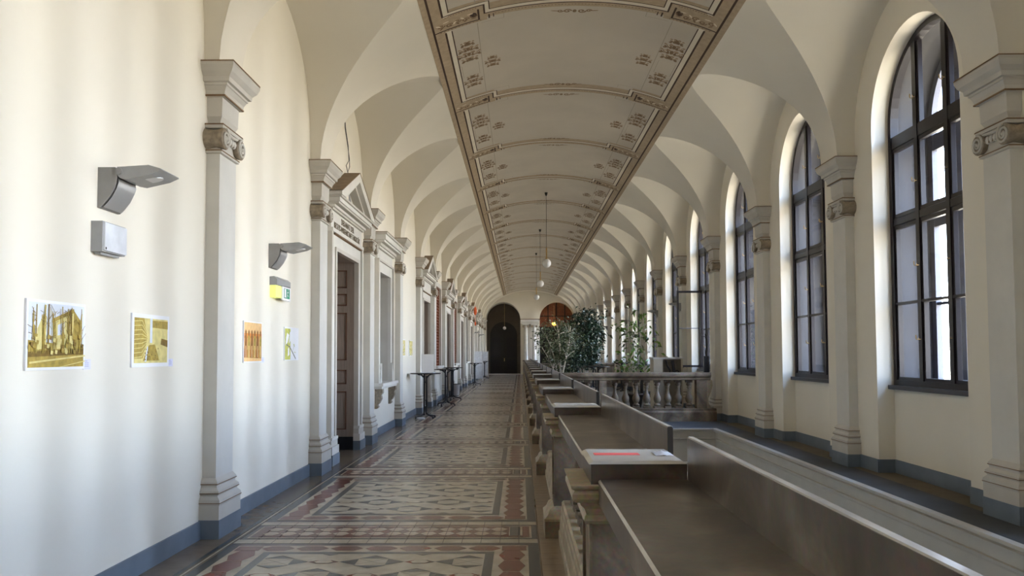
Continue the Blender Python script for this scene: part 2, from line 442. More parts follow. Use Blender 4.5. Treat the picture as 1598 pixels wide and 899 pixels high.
for k in range(-2, 16):
    yc = yk(k) + 0.0
    if yc > PY1: break
    # rib band base
    patch(mb, -1.80, 1.80, yc - 0.58, yc + 0.06, c_tan, 0.0040)
    patch(mb, -1.22, 1.22, yc - 0.58, yc - 0.44, c_field, 0.0043)
    patch(mb, -1.22, 1.22, yc - 0.02, yc + 0.07, c_field, 0.0043)
    path_b = [(-1.80, yc - 0.42), (-1.25, yc - 0.42), (-1.25, yc - 0.15), (1.25, yc - 0.15), (1.25, yc - 0.42), (1.80, yc - 0.42)]
    path_t = [(-1.72, yc - 0.50), (-1.18, yc - 0.50), (-1.18, yc - 0.25), (1.18, yc - 0.25), (1.18, yc - 0.50), (1.72, yc - 0.50)]
    path_w = [(-1.76, yc - 0.46), (-1.215, yc - 0.46), (-1.215, yc - 0.20), (1.215, yc - 0.20), (1.215, yc - 0.46), (1.76, yc - 0.46)]
    ribbon(mb, path_w, 0.075, c_white, 0.0048)
    ribbon(mb, path_b, 0.024, c_line, 0.0052)
    ribbon(mb, path_t, 0.014, c_line, 0.0052)
    for s in (-1, 1):
        # long double lines of the bay between this rib and the next one
        ya, yb = yc + 0.10, yc + P - 0.42
        if yb > PY1 - 0.1: yb = PY1 - 0.1
        if yb > ya:
            ribbon(mb, [(s * 1.76, ya), (s * 1.76, yb)], 0.07, c_white, 0.0048)
            ribbon(mb, [(s * 1.80, ya), (s * 1.80, yb)], 0.026, c_line, 0.0052)
            ribbon(mb, [(s * 1.715, ya), (s * 1.715, yb - 0.08)], 0.014, c_line, 0.0052)
            ribbon(mb, [(s * 1.36, ya), (s * 1.36, yb - 0.1)], 0.012, c_shade, 0.0050)
        # frieze box
        ribbon(mb, [(s * UE, yc), (s * 1.33, yc), (s * 1.33, yc - 0.31)], 0.026, c_line, 0.0052)
        for j in range(5):
            uu = s * (1.40 + 0.11 * j)
            scroll(mb, uu, yc - 0.16 + 0.04 * (j % 2), 0.055, s * (1 if j % 2 else -1), c_orn, 0.0061, w=0.02)
            blob(mb, uu + 0.04 * s, yc - 0.24 + 0.05 * (j % 3), 0.045, 0.016, j, c_lite, 0.0063)
            blob(mb, uu, yc - 0.09, 0.04, 0.014, -j, c_orn, 0.0064)
        blob(mb, s * 1.40, yc - 0.18, 0.05, 0.075, 0, c_line, 0.0060, 9)
        for j in range(12):
            blob(mb, s * (1.31 + 0.05 * j), yc + 0.035, 0.012, 0.012, 0, c_orn, 0.0055, 5)
            blob(mb, s * (1.36 + 0.037 * j), yc - 0.375, 0.011, 0.011, 0, c_orn, 0.0055, 5)
        ribbon(mb, [(s * 1.19, yc - 0.08), (s * 1.19, yc + 0.02)], 0.022, c_line, 0.0052)
        ribbon(mb, [(s * 1.13, yc - 0.08), (s * 1.13, yc + 0.01)], 0.014, c_line, 0.0052)
        ribbon(mb, [(s * 1.30, yc + 0.12), (s * 0.99, yc + 0.12), (s * 0.99, yc - 0.02)], 0.010, c_shade, 0.0052)
        # bay ornaments
        if yc + P < PY1 + 1:
            cartouche(mb, s * 1.54, yc + 1.00, 0.34, 0.80, 4)
            cartouche(mb, s * 1.54, yc + 2.25, 0.30, 0.55, 3)
            cartouche(mb, s * 1.20, yc + 1.62, 0.24, 0.46, 3)
            ribbon(mb, [(s * 1.68, yc + 1.5), (s * 1.68, yc + 2.0)], 0.008, c_shade, 0.0052)
            ribbon(mb, [(s * 1.42, yc + 1.5), (s * 1.42, yc + 2.0)], 0.008, c_shade, 0.0052)
            ribbon(mb, [(s * 0.96, yc + P - 0.62), (s * 1.25, yc + P - 0.62)], 0.008, c_shade, 0.0052)
            ribbon(mb, [(s * 0.96, yc + P - 0.62), (s * 0.96, yc + P - 0.50)], 0.008, c_shade, 0.0052)
    for j in range(49):
        blob(mb, -1.10 + 2.2 * j / 48, yc - 0.085, 0.011, 0.011, 0, c_orn, 0.0055, 5)
    for yo, h in ((yc + 0.13, 0.12), (yc - 0.42, 0.10)):
        for s in (-1, 1):
            scroll(mb, s * 0.10, yo, 0.06, s, c_orn, 0.006, w=0.026)
            scroll(mb, s * 0.20, yo - 0.01, 0.045, -s, c_orn, 0.006, w=0.022)
            blob(mb, s * 0.28, yo - 0.02, 0.06, 0.012, -s * 0.2, c_orn, 0.006)
        blob(mb, 0, yo, 0.03, 0.05, 0, c_orn, 0.0061)
pb = mb.build('painted_border', ceiling)
pb['label'] = 'brown painted frames and scroll ornament on the ceiling'

# ---- left wall with openings
DOORS = [1, 4, 6, 8, 10, 12]
WINS = [2, 5, 7, 9, 11, 13]
holes = []
for k in DOORS: holes.append(('rect', yk(k) + P / 2 - 0.78, yk(k) + P / 2 + 0.78, 0.0, 3.15))
for k in WINS:
    c = yk(k) + P / 2
    holes.append(('rect', c - 0.62, c + 0.62, 1.04, 3.22) if k == 2 else ('rect', c - 0.8, c + 0.8, 1.2, 3.85))
mb = MB()
wall_holes(mb, lambda s, z: (XL, s, z), YB, YE, 0, 5.95, holes, plaster)
for k in WINS:
    c = yk(k) + P / 2
    a, zb, zt = (0.62, 1.04, 3.22) if k == 2 else (0.8, 1.2, 3.85)
    d = 0.35
    for (p, q) in (((c - a, zb), (c - a, zt)), ((c + a, zt), (c + a, zb)), ((c - a, zt), (c + a, zt)), ((c + a, zb), (c - a, zb))):
        mb.face([(XL, p[0], p[1]), (XL, q[0], q[1]), (XL - d, q[0], q[1]), (XL - d, p[0], p[1])], greytrim if k == 2 else plaster)
wall_left = struct(mb.build('wall_left'))

# ---- right wall with arched niches and window openings
RN, SPRN, SILL = 1.0, 4.42, 1.17
XN, XO = 4.68, 5.28
mb = MB()
for k in range(-3, 15):
    c = yk(k) + P / 2
    wall_holes(mb, lambda s, z: (XR, s, z), yk(k), yk(k + 1), 0.0, 5.95, [('arch', c, RN, SPRN, LED)], plaster, 28)
    arch_tunnel(mb, lambda s, z: (XR, s, z), lambda s, z: (XN, s, z), c, RN, SPRN, LED, plaster, 28)
    mb.face([(XN, c - RN, LED), (XN, c + RN, LED), (XN, c + RN, SILL), (XN, c - RN, SILL)], plaster)
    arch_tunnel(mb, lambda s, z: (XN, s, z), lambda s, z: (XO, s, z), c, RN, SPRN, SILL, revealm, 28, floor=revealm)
mb.face([(XR, YE - 0.32, 0), (XR, YE, 0), (XR, YE, 5.95), (XR, YE - 0.32, 5.95)], plaster)
wall_right = struct(mb.build('wall_right'))

# ---- back wall and end wall
mb = MB()
mb.face([(XL, YB, 0), (XR, YB, 0), (XR, YB, 6.45), (XL, YB, 6.45)], plaster)
struct(mb.build('wall_back'))
mb = MB()
A1, A2, RE, SE = -1.30, 2.87, 1.34, 4.25
wall_holes(mb, lambda s, z: (s, YE, z), XL - 0.1, XR + 0.3, 0, 6.5, [('arch', A1, RE, SE, 0), ('arch', A2, RE, SE, 0)], plaster, 24)
for c in (A1, A2):
    arch_tunnel(mb, lambda s, z: (s, YE, z), lambda s, z: (s, YE + 2.2, z), c, RE, SE, 0, plaster, 24, floor=t_brown)
struct(mb.build('wall_end'))

# ---- end doors
mb = MB()
mb.face([(A1 - 1.5, YE + 2.2, 0), (A1 + 1.5, YE + 2.2, 0), (A1 + 1.5, YE + 2.2, 5.7), (A1 - 1.5, YE + 2.2, 5.7)], darkw)
for c in (A1 - 0.62, A1 + 0.62):
    mb.box(c - 0.56, c + 0.56, YE + 2.12, YE + 2.2, 0, 3.3, darkw)
    for z0, z1 in ((0.3, 1.1), (1.3, 2.9)):
        mb.box(c - 0.38, c + 0.38, YE + 2.09, YE + 2.12, z0, z1, frame_d)
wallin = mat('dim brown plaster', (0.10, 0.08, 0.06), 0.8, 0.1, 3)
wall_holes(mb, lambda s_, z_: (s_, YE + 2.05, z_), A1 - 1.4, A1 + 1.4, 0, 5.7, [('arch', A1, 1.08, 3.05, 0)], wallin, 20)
d = struct(mb.build('door_7'))
m2 = MB(); m2.tube([(A1 + 0.06, YE + 2.0, 1.0), (A1 + 0.06, YE + 2.0, 1.25)], 0.02, brass); m2.build('door_handle', d)
m2 = MB(); m2.box(A1 - 1.3, A1 + 1.3, YE + 0.02, YE + 0.3, 0, 0.06, palewood); m2.build('threshold', d)
mb = MB()
mb.face([(A2 - 1.5, YE + 2.2, 0), (A2 + 1.5, YE + 2.2, 0), (A2 + 1.5, YE + 2.2, 5.7), (A2 - 1.5, YE + 2.2, 5.7)], darkw)
mb.box(A2 - 1.34, A2 + 1.34, YE + 1.0, YE + 1.12, 3.7, 3.95, brownw)
pts = [(A2 - 1.34 * math.cos(PI * i / 20), 4.25 + 1.34 * math.sin(PI * i / 20)) for i in range(21)]
mb.face([(A2 - 1.34, YE + 1.08, 3.9)] + [(x, YE + 1.08, z) for x, z in pts] + [(A2 + 1.34, YE + 1.08, 3.9)], brownw)
for x in (-0.66, 0, 0.66):
    mb.box(A2 + x - 0.035, A2 + x + 0.035, YE + 1.0, YE + 1.08, 3.9, 4.25 + math.sqrt(1.34 ** 2 - x * x), darkw)
mb.box(A2 - 1.3, A2 + 1.3, YE + 1.0, YE + 1.08, 4.5, 4.56, darkw)
d = struct(mb.build('door_8'))

# ---- floors
mb = MB()
mb.face([(XL - 0.7, YB, 0), (0.86, YB, 0), (0.86, YE, 0), (XL - 0.7, YE, 0)], t_brown)
mb.face([(0.86, 53.0, 0), (XR + 0.3, 53.0, 0), (XR + 0.3, YE, 0), (0.86, YE, 0)], t_brown)
def fq(pts, m, lay): mb.face([(x, y, 0.0012 * lay) for x, y in pts], m)
def fr_(x0, x1, y0, y1, m, lay): fq([(x0, y0), (x1, y0), (x1, y1), (x0, y1)], m, lay)
FX0, FX1 = -2.44, 0.145
def hexcol(xa, xb, ya, yb, n, vertical, m, lay):
    # elongated hexagons in a row, points touching across a cream ground
    for i in range(n):
        if vertical:
            h = (yb - ya) / n; y0 = ya + h * i; y1 = y0 + h; ym = (y0 + y1) / 2; g = h * 0.04
            w = (xb - xa)
            fq([(xa + w * .12, y0 + g), (xb - w * .12, y0 + g), (xb, ym), (xb - w * .12, y1 - g), (xa + w * .12, y1 - g), (xa, ym)], m, lay)
        else:
            w = (xb - xa) / n; x0 = xa + w * i; x1 = x0 + w; ym = (ya + yb) / 2; h = yb - ya
            fq([(x0 + w * .02, ym), (x0 + w * .25, ya), (x1 - w * .25, ya), (x1 - w * .02, ym), (x1 - w * .25, yb), (x0 + w * .25, yb)], m, lay)
def joints(x0, x1, y0, y1, nx, ny, lay):
    for i in range(nx + 1):
        x = x0 + (x1 - x0) * i / nx; fr_(x - .003, x + .003, y0, y1, joint, lay)
    for i in range(ny + 1):
        y = y0 + (y1 - y0) * i / ny; fr_(x0, x1, y - .003, y + .003, joint, lay)
for k in range(-2, 15):
    y0, y1 = yk(k) + 0.42, yk(k + 1) - 0.42
    far = k > 6
    fr_(FX0, FX1, y0, y1, t_black, 1)
    fr_(FX0 + .085, FX1 - .085, y0 + .085, y1 - .085, t_cream, 2)
    for s in (0, 1):
        xa, xb = (FX0 + .11, FX0 + .32) if s == 0 else (FX1 - .32, FX1 - .11)
        for i in range(7):
            h = (y1 - y0 - .5) / 7; ya = y0 + .25 + h * i
            w = xb - xa; ym = ya + h / 2
            fq([(xa + w * .22, ya + .004), (xb - w * .22, ya + .004), (xb, ym), (xb - w * .22, ya + h - .004), (xa + w * .22, ya + h - .004), (xa, ym)], t_red, 3)
    for s in (0, 1):
        ya, yb = (y0 + .11, y0 + .26) if s == 0 else (y1 - .26, y1 - .11)
        hexcol(FX0 + .3, FX1 - .3, ya, yb, 7, False, t_red, 3)
        fr_(FX0 + .10, FX0 + .30, ya, yb, t_red, 3); fr_(FX1 - .30, FX1 - .10, ya, yb, t_red, 3)
    ix0, ix1, iy0, iy1 = FX0 + .36, FX1 - .36, y0 + .30, y1 - .30
    fr_(ix0, ix1, iy0, iy1, t_grey, 3)
    fr_(ix0 + .07, ix1 - .07, iy0 + .07, iy1 - .07, t_cream, 4)
    ax0, ax1, ay0, ay1 = ix0 + .08, ix1 - .08, iy0 + .08, iy1 - .08
    def clipq(pts, m, lay):
        # keep inside the field: clip polygon to the rectangle
        def cl(ps, ax, v, sg):
            out = []
            for a, b in zip(ps, ps[1:] + ps[:1]):
                ia, ib = sg * (a[ax] - v) >= 0, sg * (b[ax] - v) >= 0
                if ia: out.append(a)
                if ia != ib:
                    t = (v - a[ax]) / (b[ax] - a[ax]); out.append((a[0] + (b[0] - a[0]) * t, a[1] + (b[1] - a[1]) * t))
            return out
        for ax, v, sg in ((0, ax0, 1), (0, ax1, -1), (1, ay0, 1), (1, ay1, -1)):
            if len(pts) < 3: return
            pts = cl(pts, ax, v, sg)
        if len(pts) >= 3: fq(pts, m, lay)
    def seg(a, b, w, m, lay):
        L = math.hypot(b[0] - a[0], b[1] - a[1]); p_, q_ = -(b[1] - a[1]) / L * w / 2, (b[0] - a[0]) / L * w / 2
        clipq([(a[0] + p_, a[1] + q_), (b[0] + p_, b[1] + q_), (b[0] - p_, b[1] - q_), (a[0] - p_, a[1] - q_)], m, lay)
    cxm, cym = (ax0 + ax1) / 2, (ay0 + ay1) / 2
    DX, DY = .74, .37
    for r_ in range(-3, 4):
        for c_ in range(-2, 3):
            x, y = cxm + DX * (c_ + (.5 if r_ % 2 else 0)), cym + DY * r_
            if not (ax0 - .3 < x < ax1 + .3 and ay0 - .3 < y < ay1 + .3): continue
            b_ = .115
            clipq([(x - b_, y - .085), (x - b_ - .135, y), (x - b_, y + .085)], t_grey, 5)
            clipq([(x + b_, y - .085), (x + b_, y + .085), (x + b_ + .135, y)], t_grey, 5)
            clipq([(x - b_ - .01, y - .10), (x, y - .182), (x + b_ + .01, y - .10)], t_grey, 5)
            clipq([(x - b_ - .01, y + .10), (x + b_ + .01, y + .10), (x, y + .182)], t_grey, 5)
            if not far:
                seg((x - b_, y - .09), (x + b_, y + .09), .005, joint, 6); seg((x - b_, y + .09), (x + b_, y - .09), .005, joint, 6)
                seg((x - b_ - .135, y), (x, y - .182), .004, joint, 6); seg((x + b_ + .135, y), (x, y - .182), .004, joint, 6)
                seg((x - b_ - .135, y), (x, y + .182), .004, joint, 6); seg((x + b_ + .135, y), (x, y + .182), .004, joint, 6)
            xm = x + DX / 2
            clipq([(xm - .12, y), (xm - .05, y - .05), (xm + .05, y - .05), (xm + .12, y), (xm + .05, y + .05), (xm - .05, y + .05)], t_red, 5)
            clipq([(xm - .075, y), (xm - .045, y - .04), (xm + .045, y - .04), (xm + .075, y), (xm + .045, y + .04), (xm - .045, y + .04)], t_cream, 6)
    # plain tile bands and little strip carpet at the pilaster axis
    ym = yk(k + 1)
    fr_(FX0, FX1 + .0, y1 + .0, ym - .28, t_cream, 1)
    fr_(FX0, FX1 + .0, ym + .28, ym + .42, t_cream, 1)
    joints(FX0, FX1, y1, ym - .28, 16, 1, 2); joints(FX0, FX1, ym + .28, ym + .42, 16, 1, 2)
    fr_(FX0, FX1, ym - .28, ym + .28, t_black, 1)
    fr_(FX0 + .05, FX1 - .05, ym - .24, ym + .24, t_cream, 2)
    fr_(FX0 + .07, FX1 - .07, ym - .215, ym + .215, t_red, 3)
    fr_(FX0 + .13, FX1 - .13, ym - .175, ym + .175, t_red, 4)
    fr_(FX1 - .25, FX1 - .13, ym - .175, ym + .175, t_cream, 5)
    fr_(FX1 - .24, FX1 - .15, ym - .165, ym + .165, t_grey, 6)
    n = 14
    for r in range(2):
        ya = ym - .165 + .165 * r
        for i in range(n):
            w = (FX1 - .26 - FX0 - .14) / n; x = FX0 + .14 + w * (i + .5)
            fq([(x - w * .49, ya + .0825), (x - w * .18, ya + .015), (x + w * .18, ya + .015), (x + w * .49, ya + .0825), (x + w * .18, ya + .15), (x - w * .18, ya + .15)], t_cream, 5)
    for i in range(17):
        x = FX0 + (FX1 - FX0) * i / 16; fr_(x - .003, x + .003, ym - .28, ym + .28, joint, 6)
# plain border joints on the right strip and thin dark line on the left strip
for y in [YB + 0.17 * i for i in range(int((YE - YB) / 0.17))]:
    if y < 40: fr_(FX1 + .01, 0.30, y - .0025, y + .0025, joint, 1)
fr_(FX1 + .015, .86, YB, YE, t_tan, 0.5)
fr_(-2.53, -2.49, YB, YE, t_black, 1)
fr_(-2.475, -2.46, YB, YE, t_cream, 1)
struct(mb.build('floor'))

# raised ledge round the stairwell and cafe floor (all at LED)
mb = MB()
YC0, YC1 = 35.2, 53.0
mb.box(XWELL + .03, 4.34, YB, 17.3, -0.3, LED, ledgem)
mb.box(4.34, XN + 0.02, YB, 17.3, -0.3, LED, stonefl)
mb.box(0.86, XWELL + .03, YWELL + .03, 17.3, -0.3, LED, ledgem)
mb.box(0.86, XN + 0.02, 17.3, YC0 + 0.3, -0.3, LED, stonefl)
mb.box(4.0, XN + 0.02, YC0 + 0.3, YE, -0.3, LED, stonefl)
# cornice of the stairwell edge: profile (projection into well, z)
prof = [(-0.035, LED + .004), (0.0, LED + .004), (0.05, LED + .004), (0.055, 0.08), (0.02, 0.07), (0.02, 0.06), (0.045, 0.05), (0.045, 0.035), (0.01, 0.03), (0.01, -0.08), (0.035, -0.085), (0.035, -0.10), (-0.005, -0.115), (-0.005, -0.125), (0.0, -0.14), (0.0, -0.55), (0.04, -0.57), (0.04, -0.62), (0.0, -0.64), (0.0, -4.6)]
for (p0, z0), (p1, z1) in zip(prof[:-1], prof[1:]):
    m = wellm
    mb.face([(XWELL - p0, YB, z0), (XWELL - p0, YWELL - p0, z0), (XWELL - p1, YWELL - p1, z1), (XWELL - p1, YB, z1)], m)
    mb.face([(XWELL - p0, YWELL - p0, z0), (0.86, YWELL - p0, z0), (0.86, YWELL - p1, z1), (XWELL - p1, YWELL - p1, z1)], m)
mb.face([(0.86, YB, -4.6), (0.86, YWELL, -4.6), (0.86, YWELL, 0.0), (0.86, YB, 0.0)], plaster)
mb.face([(0.86, YB, -4.6), (XWELL, YB, -4.6), (XWELL, YB, LED), (0.86, YB, LED)], plaster)
mb.face([(0.86, YB, -4.6), (XWELL, YB, -4.6), (XWELL, YWELL, -4.6), (0.86, YWELL, -4.6)], t_tan)
# second well beyond the cafe
for a, b in (((0.86, YC0 + .3), (4.0, YC0 + .3)), ((4.0, YC0 + .3), (4.0, YC1)), ((4.0, YC1), (0.86, YC1)), ((0.86, YC1), (0.86, YC0 + .3))):
    mb.face([(a[0], a[1], -4.6), (b[0], b[1], -4.6), (b[0], b[1], LED), (a[0], a[1], LED)], plaster)
mb.face([(0.86, YC0 + .3, -4.6), (4.0, YC0 + .3, -4.6), (4.0, YC1, -4.6), (0.86, YC1, -4.6)], t_tan)
struct(mb.build('floor_ledge'))

# ---- skirting boards
mb = MB()
cur = YB
for k in DOORS:
    c = yk(k) + P / 2
    mb.box(XL, XL + 0.02, cur, c - 1.15, 0, 0.155, skirt); cur = c + 1.15
mb.box(XL, XL + 0.02, cur, YE, 0, 0.155, skirt)
struct(mb.build('baseboard_left'))
mb = MB()
for k in range(-3, 15):
    c = yk(k) + P / 2; h = LED + .165
    mb.box(XR - 0.015, XR, yk(k), c - RN, LED, h, skirt); mb.box(XR - 0.015, XR, c + RN, yk(k + 1), LED, h, skirt)
    mb.box(XR, XN, c + RN - 0.012, c + RN, LED, h, skirt); mb.box(XR, XN, c - RN, c - RN + 0.012, LED, h, skirt)
    mb.box(XN - 0.015, XN, c - RN, c + RN, LED, h, skirt)
struct(mb.build('baseboard_right'))

# ================================================================ PILASTERS
def make_pilaster(side, zb):
    r = empty('wall_pilaster', (0, 0, 0))
    m = MB()                                    # plinth with blue painted foot
    m.box(0, BASEP + 0.06, -0.27, 0.27, zb, zb + 0.163, skirt)
    m.box(0, BASEP + 0.055, -0.265, 0.265, zb + 0.163, zb + 0.285, greytrim)
    m.build('plinth', r)
    m = MB()
    z = zb + 0.285
    m.mould([(0.055, z), (0.062, z + .02), (0.058, z + .05), (0.035, z + .075), (0.030, z + .085), (0.045, z + .10), (0.045, z + .125), (0.020, z + .15), (0.018, z + .165), (0.028, z + .18), (0.024, z + .20), (0.0, z + .235)], 0.205, greytrim)
    for pz, zz in ((0.0625, z + .018), (0.046, z + .10), (0.0285, z + .178)):
        m.mould([(pz - .004, zz), (pz + .0015, zz + .001), (pz + .0015, zz + .007), (pz - .004, zz + .008)], 0.205, rust)
    m.build('base_moulding', r)
    m = MB(); zs = zb + 0.51
    m.mould([(0.0, zs), (0.0, 3.40)], 0.20, greylite)
    m.build('shaft', r)
    m = MB()                                    # ionic capital
    m.mould([(0.0, 3.40), (0.022, 3.405), (0.022, 3.425), (0.008, 3.435), (0.0, 3.46), (0.0, 3.62), (0.04, 3.625), (0.045, 3.655), (0.02, 3.665)], 0.20, greytrim)
    m.mould([(0.020, 3.423), (0.026, 3.4235), (0.026, 3.432), (0.018, 3.433)], 0.20, rust)
    m.mould([(0.046, 3.652), (0.050, 3.653), (0.046, 3.664), (0.02, 3.666)], 0.20, rust)
    cap = m.build('capital', r)
    for s in (-1, 1):
        v = MB(); cy, cz = s * 0.195, 3.535
        v.lathe([(0.098, 0.0), (0.085, 0.05), (0.078, 0.09), (0.09, 0.13), (0.098, BASEP + 0.045), (0.088, BASEP + 0.055), (0.06, BASEP + 0.050)], (0, cy, cz), antique, 18, 'x')
        pts = []
        for i in range(26):
            t = i / 25; a = PI / 2 - s * 2 * PI * 1.9 * t * -1; rr = 0.088 * (1 - 0.78 * t)
            pts.append((BASEP + 0.058, cy + rr * math.cos(a), cz + rr * math.sin(a)))
        v.tube(pts, 0.012, greytrim, 6)
        v.ball((BASEP + 0.055, cy, cz), 0.02, greytrim, 8)
        v.build('volute', cap)
    v = MB()
    v.tube([(BASEP + 0.03, -0.19, 3.615), (BASEP + 0.035, 0, 3.60), (BASEP + 0.03, 0.19, 3.615)], 0.016, greytrim, 6)
    for i in range(4):
        y = -0.084 + 0.056 * i
        v.ball((BASEP + 0.02, y, 3.55), 0.026, greylite, 8, (1, 0.8, 1.5))
        v.tube([(BASEP + 0.02, y - .028, 3.585), (BASEP + 0.03, y - .028, 3.52)], 0.006, antique, 5)
    for s in (-1, 1): v.ball((BASEP + 0.04, s * 0.115, 3.545), 0.026, antique, 8, (0.7, 1.2, 1))
    v.build('egg_ornament', cap)
    m = MB()                                    # entablature block
    m.mould([(-0.01, 3.666), (-0.005, 3.70), (0.015, 3.74), (0.015, 3.76), (0.02, 3.91)], 0.185, greytrim)
    m.mould([(0.02, 3.91), (0.05, 3.915), (0.05, 3.93), (0.055, 3.96), (0.075, 4.0), (0.085, 4.005), (0.085, 4.025), (0.11, 4.03), (0.115, 4.07), (0.15, 4.11), (0.17, 4.16), (0.17, 4.185)], 0.185, greytrim)
    m.mould([(0.048, 3.912), (0.056, 3.913), (0.056, 3.926), (0.05, 3.93)], 0.185, rust)
    hy = 0.185 + 0.172
    m.box(0, BASEP + 0.172, -hy, hy, 4.185, 4.197, rust, browntop)
    m.box(0, BASEP + 0.17, -hy, hy, 4.18, 4.186, greytrim)
    m.build('entablature', r)
    return r
protoL = make_pilaster(-1, 0.0)
protoR = make_pilaster(1, LED)
near_l = {0: 'nearest pilaster on the left wall, between the framed prints and wall lamps', 1: 'left wall pilaster directly before the pedimented doorway with lettering',
          2: 'left wall pilaster between the lettered doorway and grey blind window', 3: 'left wall pilaster just past the grey blind window'}
for i, k in enumerate(range(0, 16)):
    o = protoL if i == 0 else copy_tree(protoL)
    o.location = (XL, yk(k), 0)
    lab = near_l.get(k) or 'grey ionic pilaster on the left wall, %s from the camera' % ORD[i]
    tag(o, lab, 'pilaster', 'grey pilasters along the left wall')
near_r = {0: 'large grey ionic pilaster cut by the right edge of the photo', 3: 'right wall pilaster where the crossing stone balustrade ends'}
for i, k in enumerate(range(0, 16)):
    o = protoR if i == 0 else copy_tree(protoR)
    o.location = (XR, yk(k), 0); o.rotation_euler = (0, 0, PI)
    lab = near_r.get(k) or 'grey ionic pilaster between arched windows, %s from the camera on the right wall' % ORD[i]
    tag(o, lab, 'pilaster', 'grey pilasters along the window wall')

# ================================================================ WINDOWS (right)
def frame_shape(m, x0, x1, r1, r0, zb, mt, n=24):
    # arched ring: legs + semicircle, thickness x0..x1
    def path(r): return [(-r, zb)] + [(-r * math.cos(PI * i / n), SPRN + r * math.sin(PI * i / n)) for i in range(n + 1)] + [(r, zb)]
    O, I = path(r1), path(r0)
    for i in range(len(O) - 1):
        a, b, c, d = O[i], O[i + 1], I[i + 1], I[i]
        for x in (x0, x1):
            m.face([(x, a[0], a[1]), (x, b[0], b[1]), (x, c[0], c[1]), (x, d[0], d[1])], mt)
        m.face([(x0, d[0], d[1]), (x1, d[0], d[1]), (x1, c[0], c[1]), (x0, c[0], c[1])], mt)
    m.box(x0, x1, -r1, r1, zb, zb + (r1 - r0), mt)
TR = [(2.20, 0.03), (3.22, 0.085), (4.22, 0.15)]
def bars(m, x0, x1, r0, zb, mt, mw, mull=(-0.33, 0.33), tr=TR):
    for z, h in tr: m.box(x0, x1, -r0, r0, z - h / 2, z + h / 2, mt)
    for y in mull:
        zt = SPRN + math.sqrt(r0 * r0 - y * y)
        m.box(x0 - 0.006, x1 + 0.006, y - mw / 2, y + mw / 2, zb, zt + 0.02, mt)
def sash_cell(m, x0, x1, ya, yb, za, zb_, w, mt):
    m.box(x0, x1, ya, yb, za, za + w, mt); m.box(x0, x1, ya, yb, zb_ - w, zb_, mt)
    m.box(x0, x1, ya, ya + w, za + w, zb_ - w, mt); m.box(x0, x1, yb - w, yb, za + w, zb_ - w, mt)
wroot = MB()
frame_shape(wroot, XN + 0.0, XN + 0.10, 0.998, 0.93, SILL + 0.02, frame_d)
bars(wroot, XN + 0.01, XN + 0.09, 0.93, SILL + 0.04, frame_d, 0.075)
wproto = wroot.build('window_1')
m = MB()
for ya, yb in ((-0.93, -0.36), (-0.30, 0.30), (0.36, 0.93)):
    sash_cell(m, XN + 0.02, XN + 0.07, ya, yb, SILL + 0.08, 3.17, 0.045, frame_d)
    sash_cell(m, XN + 0.02, XN + 0.07, ya, yb, 3.27, 4.14, 0.045, frame_d)
for s in (-1, 1):
    zt = SPRN + math.sqrt(0.93 ** 2 - 0.36 ** 2)
    m.box(XN + 0.02, XN + 0.07, s * 0.385 - 0.025, s * 0.385 + 0.025, 4.29, zt - 0.02, frame_d)
    m.box(XN + 0.02, XN + 0.07, s * 0.27 - 0.022, s * 0.27 + 0.022, 4.29, zt, frame_d)
m.build('casement', wproto)
m = MB()
def pane(m, x, ya, yb, za, zb_): m.face([(x, ya, za), (x, yb, za), (x, yb, zb_), (x, ya, zb_)], glassm)
n = 24
m.face([(XN + 0.045, -0.93, SILL + 0.04)] + [(XN + 0.045, -0.93 * math.cos(PI * i / n), SPRN + 0.93 * math.sin(PI * i / n)) for i in range(n + 1)] + [(XN + 0.045, 0.93, SILL + 0.04)], glassm)
m.build('pane', wproto)
m = MB()
frame_shape(m, XO - 0.10, XO - 0.03, 0.998, 0.90, SILL, frame_p)
bars(m, XO - 0.09, XO - 0.04, 0.905, SILL + 0.04, frame_p, 0.13, tr=[(2.20, 0.035), (3.22, 0.12), (4.22, 0.20)])
m.build('outer_sash', wproto)
m = MB()
m.box(XN - 0.075, XN + 0.02, -1.0, 1.0, SILL - 0.03, SILL + 0.02, sillm)
m.build('window_sill', wproto)
for y, z in ((-0.30, 1.75), (0.36, 1.75), (-0.30, 2.62), (0.36, 2.62), (-0.30, 3.62), (0.36, 3.62), (-0.30, 4.62), (0.36, 4.62)):
    m = MB(); s = 1 if y > 0 else -1
    m.tube([(XN + 0.02, y, z), (XN - 0.025, y, z), (XN - 0.03, y + 0.005, z + 0.015), (XN - 0.03, y + .005, z + 0.05)], 0.005, brass, 6)
    m.tube([(XN + 0.0, y - 0.05, z), (XN - 0.025, y - .05, z), (XN - 0.03, y - 0.05, z + 0.02)], 0.004, brass, 6)
    m.build('latch', wproto)
for i, k in enumerate(range(-3, 15)):
    o = wproto if i == 0 else copy_tree(wproto)
    o.location = (0, yk(k) + P / 2, 0); o.name = 'window_%d' % (i + 1); o['kind'] = 'structure'
